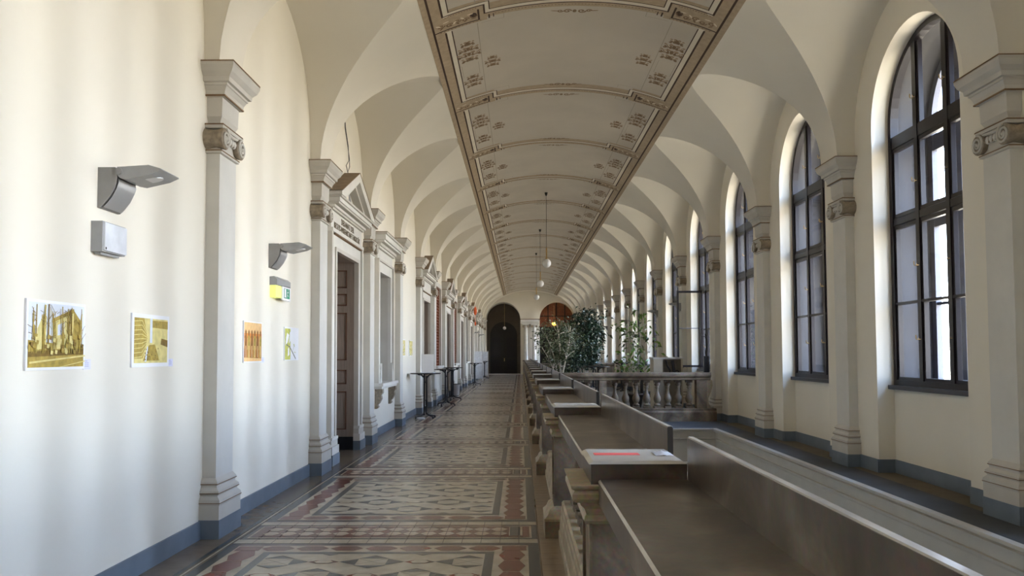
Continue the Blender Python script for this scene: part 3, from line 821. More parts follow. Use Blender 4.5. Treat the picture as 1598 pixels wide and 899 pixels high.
# the casement that stands open beyond the balustrade
m = MB()
sash_cell(m, 0, 0.65, -0.02, 0.02, 0, 1.95, 0.0001, frame_d)
m = MB()
w = 0.05
m.box(0, w, -0.02, 0.02, 0, 1.95, frame_d); m.box(0.65 - w, 0.65, -0.02, 0.02, 0, 1.95, frame_d)
m.box(w, 0.65 - w, -0.02, 0.02, 0, w, frame_d); m.box(w, 0.65 - w, -0.02, 0.02, 1.95 - w, 1.95, frame_d); m.box(w, 0.65 - w, -0.015, 0.015, 0.98, 1.0, frame_p)
oc = m.build('open_casement', None, (XN - 0.665, 20.1, 1.24))
m = MB(); m.face([(w, 0, w), (0.65 - w, 0, w), (0.65 - w, 0, 1.9), (w, 0, 1.9)], glassm); m.build('pane', oc)
tag(oc, 'dark window sash standing open into the room behind the balustrade', 'window sash')

# ================================================================ LEFT DOORWAYS
def make_door(k, name, pediment, text):
    c = yk(k) + P / 2
    m = MB(); r = None
    # panelled reveals and leaf, local origin (XL, c, 0); x negative = into the wall
    D = 0.55
    m.box(-D - 0.03, -D, -0.78, 0.78, 0, 3.15, darkw)
    m.face([(0, -0.78, 3.15), (0, 0.78, 3.15), (-D, 0.78, 3.15), (-D, -0.78, 3.15)], doorw)
    for s in (-1, 1):
        y = s * 0.78
        m.face([(0, y, 0), (-D, y, 0), (-D, y, 3.15), (0, y, 3.15)], doorw)
        m.box(-D, 0.0, min(y, y - s * .012), max(y, y - s * .012), 0, 0.22, black)
        for z0, z1 in ((0.34, 0.98), (1.10, 1.34), (1.50, 2.30), (2.42, 2.62), (2.72, 3.02)):
            a = 0.05
            for q in ((-D + .09, -D + .11, z0, z1), (-.14, -.12, z0, z1), (-D + .09, -.12, z0, z0 + .02), (-D + .09, -.12, z1 - .02, z1)):
                m.box(q[0], q[1], min(y, y - s * .02), max(y, y - s * .02), q[2], q[3], doord)
            m.box(-D + .14, -.17, min(y, y - s * .012), max(y, y - s * .012), z0 + .05, z1 - .05, doorw)
    r = struct(m.build(name, None, (XL, c, 0)))
    m = MB()
    for s in (-1, 1):
        y = s * 0.38
        m.box(-D, -D + 0.05, y - 0.37, y + 0.37, 0.02, 3.1, doorw)
        for z0, z1 in ((0.3, 1.0), (1.2, 2.9)):
            m.box(-D + .05, -D + .07, y - 0.25, y + 0.25, z0, z1, doord)
            m.box(-D + .07, -D + .08, y - 0.20, y + 0.20, z0 + .05, z1 - .05, doorw)
    leaf = m.build('door_leaf', r)
    m = MB(); m.tube([(-D + .05, 0.06, 1.05), (-D + .11, 0.06, 1.05), (-D + .11, 0.18, 1.05)], 0.01, brass, 6); m.build('door_handle', leaf)
    # architrave
    m = MB()
    for s in (-1, 1):
        def bx(p0, y0, y1, z0, z1, mt): m.box(0, p0, min(s * y0, s * y1), max(s * y0, s * y1), z0, z1, mt)
        bx(0.05, 0.78, 1.10, 0.30, 3.45, greylite)
        bx(0.08, 1.04, 1.12, 0.30, 3.45, greytrim)
        bx(0.075, 0.772, 0.84, 0.30, 3.15, greytrim)
        bx(0.09, 0.76, 1.16, 0.155, 0.36, greytrim); bx(0.11, 0.75, 1.18, 0.155, 0.27, greylite); bx(0.12, 0.745, 1.19, 0.0, 0.155, skirt)
        bx(0.10, 0.77, 1.14, 0.36, 0.40, greylite)
    m.box(0, 0.05, -0.78, 0.78, 3.15, 3.45, greylite)
    m.box(0, 0.0755, -0.84, 0.84, 3.142, 3.20, greytrim)
    m.box(0, 0.091, -1.125, 1.125, 3.40, 3.455, greylite)
    m.box(0, 0.093, -0.98, 0.98, 3.375, 3.392, rust)
    m.box(0, 0.055, -1.095, 1.095, 3.455, 3.72, greylite)
    m.build('architrave', r)
    # cornice + pediment
    m = MB()
    def cor(p, hy, z0, z1, mt): m.box(0, p, -hy, hy, z0, z1, mt)
    cor(0.09, 1.13, 3.72, 3.75, greytrim); cor(0.12, 1.15, 3.75, 3.79, greylite); cor(0.19, 1.20, 3.79, 3.82, greytrim); cor(0.21, 1.22, 3.82, 3.88, greylite); cor(0.24, 1.24, 3.88, 3.91, greytrim)
    m.build('cornice', r)
    if pediment:
        m = MB(); hy, ap, zb = 1.25, 4.50, 3.91
        def yz(s, y, z, x): return (x, y, z)
        # raking cornice: outer wedge minus inner triangle
        t = 0.15
        for s in (-1, 1):
            m.prism([(s * hy, zb), (s * hy, zb + 0.05), (0, ap), (0, ap - t), (s * (hy - 0.28), zb)], lambda p, q, a: (a, p, q), 0.0, 0.25, greylite)
            m.prism([(s * (hy - .30), zb + .0), (0, ap - t), (0, ap - t - .06), (s * (hy - .42), zb + .0)], lambda p, q, a: (a, p, q), 0.0, 0.17, greytrim)
            m.face([(0, s * (hy + .01), zb + .055), (0.255, s * (hy + .01), zb + .055), (0.255, 0, ap + .005), (0, 0, ap + .005)], browntop)
            m.face([(0.2505, s * (hy + .01), zb + .04), (0.2505, s * (hy + .01), zb + .056), (0.2505, 0, ap + .006), (0.2505, 0, ap - .010)], rust)
        m.build('pediment', r)
        m = MB(); m.face([(0.04, -0.95, zb), (0.04, 0.95, zb), (0.04, 0, ap - t)], plaster)
        m.face([(0.045, 0.10, zb), (0.045, 0.60, zb), (0.045, 0.10, zb + .33)], shadeg)
        m.build('tympanum', r)
    if text:
        for j, (tx, z, w) in enumerate((('DEKANAT DER', 3.595, 0.92), ('RECHTS-WISSENSCHAFT FAKULTÄT', 3.475, 1.85))):
            cu = bpy.data.curves.new('inscription', 'FONT'); cu.body = tx; cu.size = 0.13; cu.align_x = 'CENTER'; cu.extrude = 0.002; cu.offset = 0.002
            cu.materials.append(letter)
            t_ = bpy.data.objects.new('inscription', cu); sc.collection.objects.link(t_)
            t_.parent = r; t_.location = (0.058, 0, z)
            t_.rotation_euler = (PI / 2, 0, PI / 2)
            bpy.context.view_layer.update()
            wd = max(1e-3, t_.dimensions.x)
            t_.scale = (w / wd, 1.0, 1.0)
    return r
for i, k in enumerate(DOORS): make_door(k, 'door_%d' % (i + 1), True, k == 1)

# blind window in the third bay
c = yk(2) + P / 2
m = MB()
D = 0.34
m.box(-D - .03, -D, -0.66, 0.66, 1.0, 3.25, shadeg)
m.box(-D, -D + .03, -0.03, 0.03, 1.04, 3.22, shadeg)
for z in (1.7, 2.5): m.box(-D, -D + .02, -0.62, 0.62, z, z + .04, shadeg)
w18 = struct(m.build('window_20', None, (XL, c, 0)))
m = MB()
for s in (-1, 1):
    m.box(0, 0.06, min(s * .62, s * .90), max(s * .62, s * .90), 1.04, 3.45, greylite)
    m.box(0, 0.09, min(s * .82, s * .92), max(s * .82, s * .92), 1.04, 3.45, greytrim)
    # scrolled ears at the foot
    m.prism([(s * .62, 1.04), (s * .62, 1.42), (s * .66, 1.38), (s * .68, 1.30), (s * .73, 1.24), (s * .76, 1.12), (s * .82, 1.04)], lambda p, q, a: (a, p, q), 0.06, 0.10, greylite)
m.box(0, 0.06, -.62, .62, 3.22, 3.45, greylite); m.box(0, 0.094, -.925, .925, 3.42, 3.46, greytrim); m.box(0, 0.05, -.88, .88, 3.46, 3.66, greylite)
m.build('window_frame', w18)
m = MB()
for p, hy, z0, z1, mt in ((0.10, .92, 3.66, 3.70, greylite), (0.13, .95, 3.70, 3.76, greytrim), (0.21, 1.02, 3.76, 3.80, greylite), (0.24, 1.05, 3.80, 3.90, greylite), (0.27, 1.08, 3.90, 3.94, greytrim), (0.275, 1.085, 3.94, 3.95, browntop)):
    m.box(0, p, -hy, hy, z0, z1, mt)
m.build('cornice', w18)
m = MB(); m.box(0, 0.18, -.95, .95, 0.98, 1.04, greylite); m.box(0, 0.15, -.92, .92, 0.93, 0.98, greytrim); m.build('window_sill', w18)
for s in (-1, 1):
    m = MB(); y = s * 0.78
    m.prism([(0, .93), (.15, .93), (.155, .86), (.12, .80), (.13, .74), (.09, .66), (.05, .62), (.07, .58), (.04, .55), (0, .55)], lambda p, q, a: (p, a, q), y - .08, y + .08, antique)
    m.ball((.10, y, .84), .05, greytrim, 10, (1, 1.7, 1)); m.build('console_bracket', w18)

# tall shuttered windows further down the left wall
for i, k in enumerate([kk for kk in WINS if kk != 2]):
    c = yk(k) + P / 2; mt = brownw if k in (5, 7) else (darkw if k == 9 else shadeg)
    m = MB(); m.box(-.34, -.12, -.82, .82, 1.15, 3.9, darkw)
    for s in (-1, 1):
        m.box(-.12, -.06, min(s * .01, s * .80), max(s * .01, s * .80), 1.2, 3.85, mt)
    for j in range(26):
        z = 1.26 + j * .1
        m.box(-.06, -.04, -.76, .76, z, z + .045, mt)
    for y in (-.78, -.4, 0, .4, .78): m.box(-.06, -.02, y - .02, y + .02, 1.2, 3.85, mt)
    w_ = struct(m.build('window_%d' % (21 + i), None, (XL, c, 0)))
    m = MB()
    for s in (-1, 1): m.box(0, .05, min(s * .80, s * .95), max(s * .80, s * .95), 1.1, 3.95, greylite)
    m.box(0, .05, -.95, .95, 3.85, 4.0, greylite); m.build('window_frame', w_)
    m = MB(); m.box(0, .14, -1.0, 1.0, 1.12, 1.2, greylite); m.build('window_sill', w_)

# ================================================================ MARBLE PARAPET (left side of the stairwell)
def make_pedestal():
    r = empty('parapet_pedestal', (0.5, 0, 0))
    m = MB(); m.box(-.29, .29, -.26, .26, 0, .145, mar_rough)
    m.mould2 = None
    def ring(a, za, b, zb, mt=mar_rough):
        A = [(-a[0], -a[1], za), (a[0], -a[1], za), (a[0], a[1], za), (-a[0], a[1], za)]
        B = [(-b[0], -b[1], zb), (b[0], -b[1], zb), (b[0], b[1], zb), (-b[0], b[1], zb)]
        for i in range(4): m.face([A[i], A[(i + 1) % 4], B[(i + 1) % 4], B[i]], mt)
    pr = [(0.0, .145), (.004, .165), (-.018, .185), (-.03, .20), (-.045, .24), (-.08, .265)]
    for (p0, z0), (p1, z1) in zip(pr[:-1], pr[1:]): ring((.29 + p0, .26 + p0), z0, (.29 + p1, .26 + p1), z1, mar_yel)
    m.build('plinth', r)
    m = MB(); m.box(-.195, .195, -.18, .18, .265, .875, mar_rough)
    m.box(-.207, -.195, -.195, -.15, .265, .875, mar_rough); m.box(-.207, -.195, .15, .195, .265, .875, mar_rough); m.box(-.207, -.195, -.15, .15, .265, .31, mar_rough); m.box(-.207, -.195, -.15, .15, .84, .875, mar_rough)
    m.build('shaft', r)
    m = MB()
    pr = [(-.06, .868), (-.046, .87), (-.040, .885), (-.046, .905), (-.052, .91), (-.045, .935), (-.025, .955), (-.022, .965), (.0, .97), (.012, .985), (.012, 1.005), (.0, 1.02), (.016, 1.03), (.018, 1.042), (-.09, 1.046)]
    for (p0, z0), (p1, z1) in zip(pr[:-1], pr[1:]): ring((.27 + p0, .24 + p0), z0, (.27 + p1, .24 + p1), z1, mar_yel)
    m.build('capital_moulding', r)
    m = MB(); c = .012
    m.box(-.20, .2085, -.22, .22, 1.03, 1.14 - c, mar_top)
    A = [(-.20, -.22), (.20, -.22), (.20, .22), (-.20, .22)]
    ring((.2085, .22), 1.14 - c, (.20 - c, .22 - c), 1.14, marble_w)
    m.face([(-.20 + c, -.22 + c, 1.14), (.20 - c, -.22 + c, 1.14), (.20 - c, .22 - c, 1.14), (-.20 + c, .22 - c, 1.14)], marble_w)
    m.build('top_slab', r)
    return r
pp = make_pedestal()
GP = 'marble pedestals of the stairwell parapet'
for i, k in enumerate(range(-1, 15)):
    o = pp if i == 0 else copy_tree(pp)
    o.location = (0.5, yk(k), 0)
    tag(o, 'nearest marble parapet pedestal, the one with the red paper strip on top' if i == 0 else 'marble parapet pedestal, %s beyond the one with the red strip' % ORD[i - 1], 'pedestal', GP)
def make_shelf(y0, y1):
    r = empty('parapet_rail', (0, 0, 0)); L = y1 - y0
    m = MB()
    m.box(-.17, .21, y0, y1, .965, 1.055, mar_top)
    for (xa, za, xb, zb) in ((-.17, 1.055, -.162, 1.063),):
        m.face([(xa, y0, za), (xb, y0, zb), (xb, y1, zb), (xa, y1, za)], marble_w)
    m.box(-.162, .21, y0, y1, 1.05, 1.0632, mar_top)
    m.box(-.14, .20, y0, y1, .93, .966, mar_rough)
    m.build('marble_counter', r)
    m = MB(); m.box(.21, .236, y0 + .006, y1 - .002, .97, 1.24, mar_top); m.box(.2098, .2362, y0 + .004, y0 + .0105, .97, 1.24, darkw)
    m.face([(.21, y0 + .01, 1.24), (.236, y0 + .01, 1.24), (.232, y0 + .01, 1.246), (.214, y0 + .01, 1.246)], marble_w)
    m.box(.2125, .2335, y0 + .01, y1 - .01, 1.238, 1.2455, marble_w)
    m.build('back_slab', r)
    m = MB(); 
    m.prism([(-.175, 0), (-.175, .07), (-.165, .085), (-.16, .20), (-.152, .22), (-.152, .26), (-.145, .28), (-.145, .315), (-.13, .33), (.15, .33), (.16, .11), (.19, .09), (.19, 0)], lambda p, q, a: (p, a, q), y0 + .05, y1 - .05, mar_yel)
    m.build('base_rail', r)
    return r
def bal_profile(h):
    pr = [(.045, 0), (.075, .02), (.075, .07), (.05, .10), (.045, .13), (.07, .20), (.083, .30), (.078, .38), (.05, .50), (.035, .62), (.032, .74), (.045, .78), (.045, .81), (.035, .83), (.06, .90), (.062, .94), (.045, .97), (.045, 1.0)]
    return [(r_, z_ * h) for r_, z_ in pr]
def make_baluster(h, name='baluster'):
    m = MB(); m.box(-.075, .075, -.075, .075, 0, .05, mar_rough); m.lathe([(a, .05 + b * (h - .1) / h) for a, b in bal_profile(h)], (0, 0, 0), mar_rough, 14)
    m.box(-.07, .07, -.07, .07, h - .05, h, mar_rough)
    return m.build(name)
bl = make_baluster(.60)
Ys, Ye = .22, P - .22
sh = make_shelf(Ys, Ye)
shelves = []
first_b = True
for i, k in enumerate(range(-2, 14)):
    o = sh if i == 0 else copy_tree(sh)
    shelves.append(o)
    o.location = (0.5, yk(k), 0)
    tag(o, 'wide brown marble parapet counter with back slab in the nearest foreground' if i == 0 else 'brown marble parapet counter with upright back slab, %s beyond the red strip pedestal' % ORD[i - 1], 'parapet', 'marble counters of the stairwell parapet')
for i, o in enumerate(shelves[:9]):
    for j in range(11):
        b = bl if first_b else bl.copy()
        if not first_b: sc.collection.objects.link(b)
        first_b = False
        b.parent = o; b.location = (0.0, Ys + .22 + (Ye - Ys - .44) * j / 10, .33)

# ---- crossing balustrades
def make_cross(y, label, nleft):
    r = empty('stone_balustrade', (0, y, LED))
    m = MB()
    pr = [(-.17, 0), (-.17, .20), (-.15, .23), (-.15, .28), (.15, .28), (.15, .23), (.17, .20), (.17, 0)]
    m.prism(pr, lambda p, q, a: (a, p, q), .86, 4.31, mar_rough); m.build('base_rail', r)
    m = MB()
    pr = [(-.09, .90), (-.12, .915), (-.12, .95), (-.15, .97), (-.17, 1.0), (-.17, 1.04), (-.155, 1.07), (.155, 1.07), (.17, 1.04), (.17, 1.0), (.12, .95), (.12, .915), (.09, .90)]
    m.prism(pr, lambda p, q, a: (a, p, q), .86, 4.20, mar_rough); m.build('top_rail', r)
    for x, w in ((1.83, .08), (4.0, .11)):
        m = MB(); m.box(x - w, x + w, -.12, .12, .28, .90, mar_rough); m.box(x - w + .04, x + w - .04, -.13, -.12, .34, .86, mar_rough); m.build('pier', r)
    m = MB(); m.prism([(4.11, .28), (4.11, .9), (4.24, .9), (4.25, .78), (4.20, .62), (4.15, .5), (4.16, .38), (4.22, .28)], lambda p, q, a: (p, a, q), -.08, .08, mar_yel); m.build('scroll_bracket', r)
    first = True
    for x in [1.02 + .234 * i for i in range(3)] + [2.10 + .234 * i for i in range(8)]:
        b = bl2.copy(); sc.collection.objects.link(b); b.parent = r; b.location = (x, 0, .28); b.name = 'baluster'
    tag(r, label, 'balustrade', 'balustrades crossing to the window wall')
    return r
bl2 = make_baluster(.62)
make_cross(17.5, 'grey stone balustrade crossing from the parapet to the window wall, nearer one', 0)
make_cross(YC0, 'far stone balustrade seen low behind the ficus plants', 0)
bpy.data.objects.remove(bl2)

# red strip and crumpled film on the first pedestal
m = MB(); m.box(-.135, .07, -.035, .035, 0, .0015, redp)
tag(m.build('paper_strip', None, (0.5 - .03, yk(-1) + .02, 1.1405)), 'bright red paper strip lying on the nearest marble pedestal', 'paper')
m = MB(); rows = []
for i in range(9):
    rows.append([(-.04 + .01 * i, -.07 + .14 * j / 8, .004 + .016 * abs(math.sin(i * 1.9 + j * 1.3)) * (1 - abs(j - 4) / 5) * (1 - abs(i - 4) / 5)) for j in range(9)])
m.grid(rows, plasticw, True)
tag(m.build('plastic_wrap', None, (0.645, yk(-1) + .02, 1.138)), 'crumpled clear wrapping at the right end of the nearest pedestal slab', 'wrapping')

# small yellow sign at the stairwell wall, lower right corner
m = MB(); m.box(-.02, 0, -.16, .16, -.22, 0, mat('ochre board', (0.30, 0.22, 0.03), 0.5, 0.1, 8)); m.box(-.022, 0, -.17, .17, -.225, -.215, black); m.box(-.022, .0, -.17, .17, 0, .008, palewood)
sg = m.build('wall_board', None, (XWELL - .03, 6.6, -.36))
tag(sg, 'small ochre and black board on the stairwell wall at the lower right', 'board')

# ================================================================ WALL LAMPS
def make_sconce():
    r = empty('wall_lamp', (0, 0, 0))
    m = MB(); hw = .13
    pr = [(0, 0), (.115, 0), (.125, -.03), (.128, -.07), (.115, -.13), (.085, -.19), (.045, -.24), (.02, -.27), (0, -.27)]
    m.prism(pr, lambda p, q, a: (p, a, q), -hw, hw, lampdark)
    m.build('wall_bracket', r)
    m = MB()
    arc = [(.128, -.075), (.132, -.10), (.120, -.135), (.09, -.195), (.05, -.245), (.03, -.265)]
    m.grid([[(p + .004, -hw + .01, q) for p, q in arc], [(p + .004, hw - .01, q) for p, q in arc]], steel, True)
    m.build('curved_cover', r)
    m = MB()
    m.prism([(.13, .0), (.34, .012), (.42, -.012), (.425, -.02), (.36, -.05), (.20, -.085), (.15, -.075), (.13, -.05)], lambda p, q, a: (p, a, q), -hw - .005, hw + .01, lampgrey)
    m.lathe([(.022, -.145), (.022, .145)], (.145, 0, -.03), lampdark, 12, 'y')
    m.build('lamp_head', r)
    m = MB(); m.prism([(.30 + .075 * math.cos(2 * PI * i / 16), .06 * math.sin(2 * PI * i / 16)) for i in range(16)], lambda p, q, a: (p, q, -.0595 + (p - .28) * .17 + a), -.008, .004, steel)
    m.build('oval_lens', r)
    return r
sp = make_sconce()
spots = [(XL, 5.27, 2.85, 0, 'grey wall lamp nearest the camera, above the frosted box'), (XL, 8.82, 2.84, 0, 'second grey wall lamp, above the green exit sign'),
         (XR - .12, yk(4), 2.95, PI, 'small wall lamp on the window wall just beyond the open sash'), (XR - .12, yk(5), 2.95, PI, 'window wall lamp left of the open sash'),
         (XR - .12, yk(7), 2.95, PI, 'window wall lamp seen behind the slender plant'), (XR - .12, yk(9), 2.95, PI, 'window wall lamp beside the dark ficus'),
         (XL, yk(11) + .6, 2.9, 0, 'wall lamp far down the left wall, before the end arch'), (XL, yk(13) - .6, 2.9, 0, 'last wall lamp on the left wall by the end arch')]
for i, (x, y, z, rz, lab) in enumerate(spots):
    o = sp if i == 0 else copy_tree(sp)
    o.location = (x, y, z); o.rotation_euler = (0, 0, rz)
    if x > 0: o.scale = (.72, .8, .8)
    tag(o, lab, 'wall lamp', 'grey wall lamps')
# frosted emergency box
r = empty('emergency_light', (XL, 5.22, 2.38))
m = MB(); m.box(0, .075, -.15, .15, -.10, .10, lampgrey); m.box(0.01, .05, -.12, .12, -.115, -.10, lampgrey); m.build('housing', r)
m = MB(); m.box(.075, .088, -.145, .145, -.092, .092, plasticw); m.box(.0875, .0885, -.145, -.135, -.092, .092, steel); m.box(.088, .0885, -.13, -.115, -.085, -.07, black); m.build('diffuser', r)
tag(r, 'rectangular frosted emergency light box under the nearest wall lamp', 'emergency light')
# exit sign
r = empty('exit_sign', (XL, 8.95, 2.36))
m = MB(); m.prism([(0, .02), (0, .115), (.05, .12), (.085, .09), (.085, .02)], lambda p, q, a: (p, a, q), -.22, .30, lampgrey); m.build('housing', r)
m = MB(); m.box(0.005, .07, -.215, -.02, -.115, .02, glow_y); m.build('lit_diffuser', r)['label'] = 'glowing yellow end of the exit sign'
m = MB(); m.box(.07, .085, -.02, .30, -.135, .03, paper)
g = .0865
m.face([(g, .04, -.11), (g, .26, -.11), (g, .26, .005), (g, .04, .005)], green)
g = .0875
for poly in ([(.06, -.10), (.12, -.10), (.12, .0), (.06, .0)],): m.face([(g, p, q) for p, q in poly], paper)
for a, b, w in (((.19, -.02), (.175, -.06), .012), ((.175, -.06), (.21, -.085), .010), ((.175, -.06), (.15, -.10), .010), ((.188, -.03), (.155, -.045), .008), ((.188, -.03), (.22, -.04), .008)):
    L = math.hypot(b[0] - a[0], b[1] - a[1]); nx_, ny_ = -(b[1] - a[1]) / L * w / 2, (b[0] - a[0]) / L * w / 2
    m.face([(g, a[0] + nx_, a[1] + ny_), (g, b[0] + nx_, b[1] + ny_), (g, b[0] - nx_, b[1] - ny_), (g, a[0] - nx_, a[1] - ny_)], paper)
m.face([(g, .195 + .009 * math.cos(t), -.008 + .009 * math.sin(t)) for t in [i * PI / 4 for i in range(8)]], paper)
m.build('sign_panel', r)['label'] = 'white panel with green running figure'
tag(r, 'green and white emergency exit sign below the second wall lamp', 'exit sign')

# ================================================================ PRINTS
sep_d = mat('sepia green dark', (0.20, 0.12, 0.02), 0.6, 0.3, 30)
sep_m = mat('sepia green mid', (0.42, 0.30, 0.06), 0.6, 0.25, 30)
sep_l = mat('sepia yellow light', (0.72, 0.62, 0.25), 0.6, 0.15, 20)
sep_s = mat('print sky', (0.72, 0.76, 0.82), 0.6, 0.05, 8)
org = mat('print orange', (0.72, 0.26, 0.05), 0.6, 0.2, 20)
orgl = mat('print light orange', (0.85, 0.55, 0.25), 0.6, 0.1, 20)
orgd = mat('print brown', (0.28, 0.11, 0.02), 0.6, 0.2, 20)
leafp = mat('print green', (0.50, 0.50, 0.10), 0.6, 0.3, 25)
twig = mat('print grey twig', (0.16, 0.15, 0.12), 0.6, 0.1, 20)
class Pic:
    def __init__(s, y0, y1, z0, z1, border):
        s.m = MB(); s.w, s.h = y1 - y0, z1 - z0; s.o = (XL, y0, z0); s.b = border
        s.m.box(0.001, .014, 0, s.w, 0, s.h, paper); s.lay = .0146
        s.iw, s.ih = s.w - 2 * border, s.h - 2 * border
    def P(s, u, v): return (s.lay, s.b + u * s.iw, s.b + v * s.ih)
    def poly(s, pts, m): s.lay += .00008; s.m.face([s.P(*p) for p in pts], m)
    def line(s, a, b, w, m):
        s.lay += .00005; L = math.hypot((b[0] - a[0]) * s.iw, (b[1] - a[1]) * s.ih) or 1
        nu, nv = -(b[1] - a[1]) * s.ih / L * w / s.iw, (b[0] - a[0]) * s.iw / L * w / s.ih
        s.m.face([s.P(a[0] + nu, a[1] + nv), s.P(b[0] + nu, b[1] + nv), s.P(b[0] - nu, b[1] - nv), s.P(a[0] - nu, a[1] - nv)], m)
    def done(s, label, cap=None):
        o = s.m.build('photo_print', None, s.o); tag(o, label, 'photo print')
        return o
def caption(y0, y1, z0, z1, label):
    m = MB(); m.box(0.001, .004, 0, y1 - y0, 0, z1 - z0, capt)
    for j in range(4): m.box(.004, .0045, .01, (y1 - y0) * (.75 if j else .55), (z1 - z0) * (.8 - j * .17), (z1 - z0) * (.84 - j * .17), inkc)
    tag(m.build('caption_card', None, (XL, y0, z0)), label, 'caption card')
rnd = random.Random(3)
p = Pic(4.40, 5.0, 1.515, 1.925, .016)
p.poly([(0, 0), (1, 0), (1, 1), (0, 1)], sep_s)
p.poly([(0, 0), (1, 0), (1, .32), (0, .42)], sep_m); p.poly([(0, .16), (1, .2), (1, .30), (0, .24)], sep_d)
p.poly([(.42, .28), (.78, .30), (.80, .92), (.42, .72)], sep_l); p.poly([(.78, .30), (.93, .34), (.93, .76), (.80, .92)], sep_m)
p.poly([(.40, .70), (.80, .88), (.80, .95), (.40, .76)], sep_m); p.poly([(.5, .5), (.62, .53), (.62, .72), (.5, .67)], sep_s)
p.poly([(.15, .28), (.30, .28), (.30, .80), (.25, .83), (.15, .60)], sep_l)
for i in range(30):
    u = rnd.random(); t = rnd.uniform(.6, 1.0)
    p.line((u, .22), (u + rnd.uniform(-.05, .05), t), rnd.uniform(.0015, .006), rnd.choice([sep_d, sep_m, sep_m]))
    for j in range(3):
        v = rnd.uniform(.4, .9); p.line((u, v), (u + rnd.uniform(-.08, .08), v + rnd.uniform(.02, .12)), .0015, sep_d)
for i in range(46):
    u, v = rnd.random(), rnd.uniform(.2, .5); p.poly([(u - .02, v - .02), (u + .02, v - .03), (u + .03, v + .03), (u - .015, v + .04)], rnd.choice([sep_d, sep_m, sep_l]))
p.poly([(0, .09), (1, .19), (1, .165), (0, .06)], sep_l); p.poly([(0, 0), (.5, 0), (1, .10), (1, .08), (.55, 0), (0, 0)][:5], sep_l)
p.done('large sepia print of a building among bare trees, leftmost on the wall')
caption(5.005, 5.09, 1.51, 1.575, 'caption card beside the print of the building among trees')
p = Pic(5.61, 6.205, 1.512, 1.905, .03)
p.poly([(0, 0), (1, 0), (1, 1), (0, 1)], sep_l); p.poly([(0, .1), (0, 1), (.28, 1), (.38, .55), (.25, .1)], sep_m)
for i in range(9):
    v = .12 + i * .1; p.line((.0, v), (.22, v + .02), .003, sep_l); p.line((.22, v + .02), (.40, .42 + v * .22), .003, sep_l)
p.poly([(.25, .05), (.75, .05), (.6, .42), (.42, .40)], sep_m); p.poly([(.45, .45), (.52, .45), (.52, 1), (.45, 1)], sep_s)
p.poly([(.78, .42), (1, .36), (1, .52), (.80, .56)], sep_d); p.poly([(.52, .80), (1, .78), (1, .96), (.52, .96)], sep_m); p.poly([(.3, .03), (.35, .03), (.4, .35), (.37, .38)], sep_s)
for i in range(20):
    u, v = rnd.uniform(.3, .7), rnd.uniform(.05, .32); p.poly([(u - .015, v), (u, v - .02), (u + .015, v), (u, v + .03)], sep_d)
p.done('smaller sepia print of a curved lecture hall, second from the left')
caption(6.215, 6.30, 1.51, 1.57, 'caption card beside the lecture hall print')
p = Pic(7.89, 8.45, 1.52, 1.945, .012)
p.poly([(0, 0), (1, 0), (1, 1), (0, 1)], orgl); p.poly([(0, .0), (1, 0), (1, .72), (0, .72)], org)
for i in range(6):
    u = .09 + i * .165; p.poly([(u - .07, .08), (u + .06, .08), (u + .075, .55), (u + .05, .66), (u - .05, .66), (u - .075, .55)], orgd if i % 2 == 0 else sep_m)
    p.poly([(u - .035, .66), (u + .035, .66), (u + .045, .76), (u, .82), (u - .045, .76)], orgd)
    p.poly([(u - .01, .10), (u + .03, .10), (u + .02, .40), (u - .02, .40)], orgl); p.line((u - .07, .6), (u - .09, .3), .006, orgl)
p.poly([(0, 0), (1, 0), (1, .07), (0, .10)], orgl)
p.done('orange toned print of a row of standing figures under the second lamp')
caption(8.46, 8.56, 1.515, 1.575, 'caption card beside the orange print')
p = Pic(9.27, 9.85, 1.53, 1.93, .01)
p.poly([(0, 0), (.40, 0), (.40, .98), (0, .98)], leafp)
for pts in ([(.05, .45), (.2, .55), (.3, .78), (.15, .85), (.08, .7)], [(.28, .5), (.4, .6), (.4, .9), (.33, .85)], [(.2, .1), (.33, .15), (.3, .4), (.22, .35)]): p.poly(pts, paper)
p.line((.08, .48), (.35, .40), .007, twig); p.line((.35, .40), (.80, .02), .009, twig); p.line((.35, .40), (.33, .95), .004, twig); p.line((.6, .3), (.7, .5), .003, twig); p.line((.66, .24), (.8, .22), .003, leafp); p.line((.62, .5), (.7, .42), .008, leafp)
p.done('white and green print of a leafy twig, just before the doorway pilaster')
for y0, lab in ((18.45, 'small greenish print in the plain bay above the first high table, left one'), (19.75, 'small greenish print in the plain bay above the first high table, right one')):
    p = Pic(y0, y0 + .6, 1.55, 1.95, .015)
    p.poly([(0, 0), (1, 0), (1, 1), (0, 1)], sep_l)
    for i in range(14):
        u, v = rnd.random() * .9, rnd.random() * .9; p.poly([(u, v), (u + .1, v), (u + .12, v + .12), (u, v + .1)], rnd.choice([sep_m, leafp, sep_s]))
    p.done(lab)
# door plate
m = MB(); m.box(0, .012, 0, .24, 0, .33, paper); m.box(.012, .016, .02, .22, .02, .31, black)
m.box(.016, .017, .03, .21, .27, .30, green)
for z in (.16, .24): m.box(.016, .017, .03, .21, z, z + .008, paper)
tag(m.build('notice_board', None, (XL, 10.98, 1.59)), 'narrow black notice plate on the wall left of the lettered doorway', 'notice')
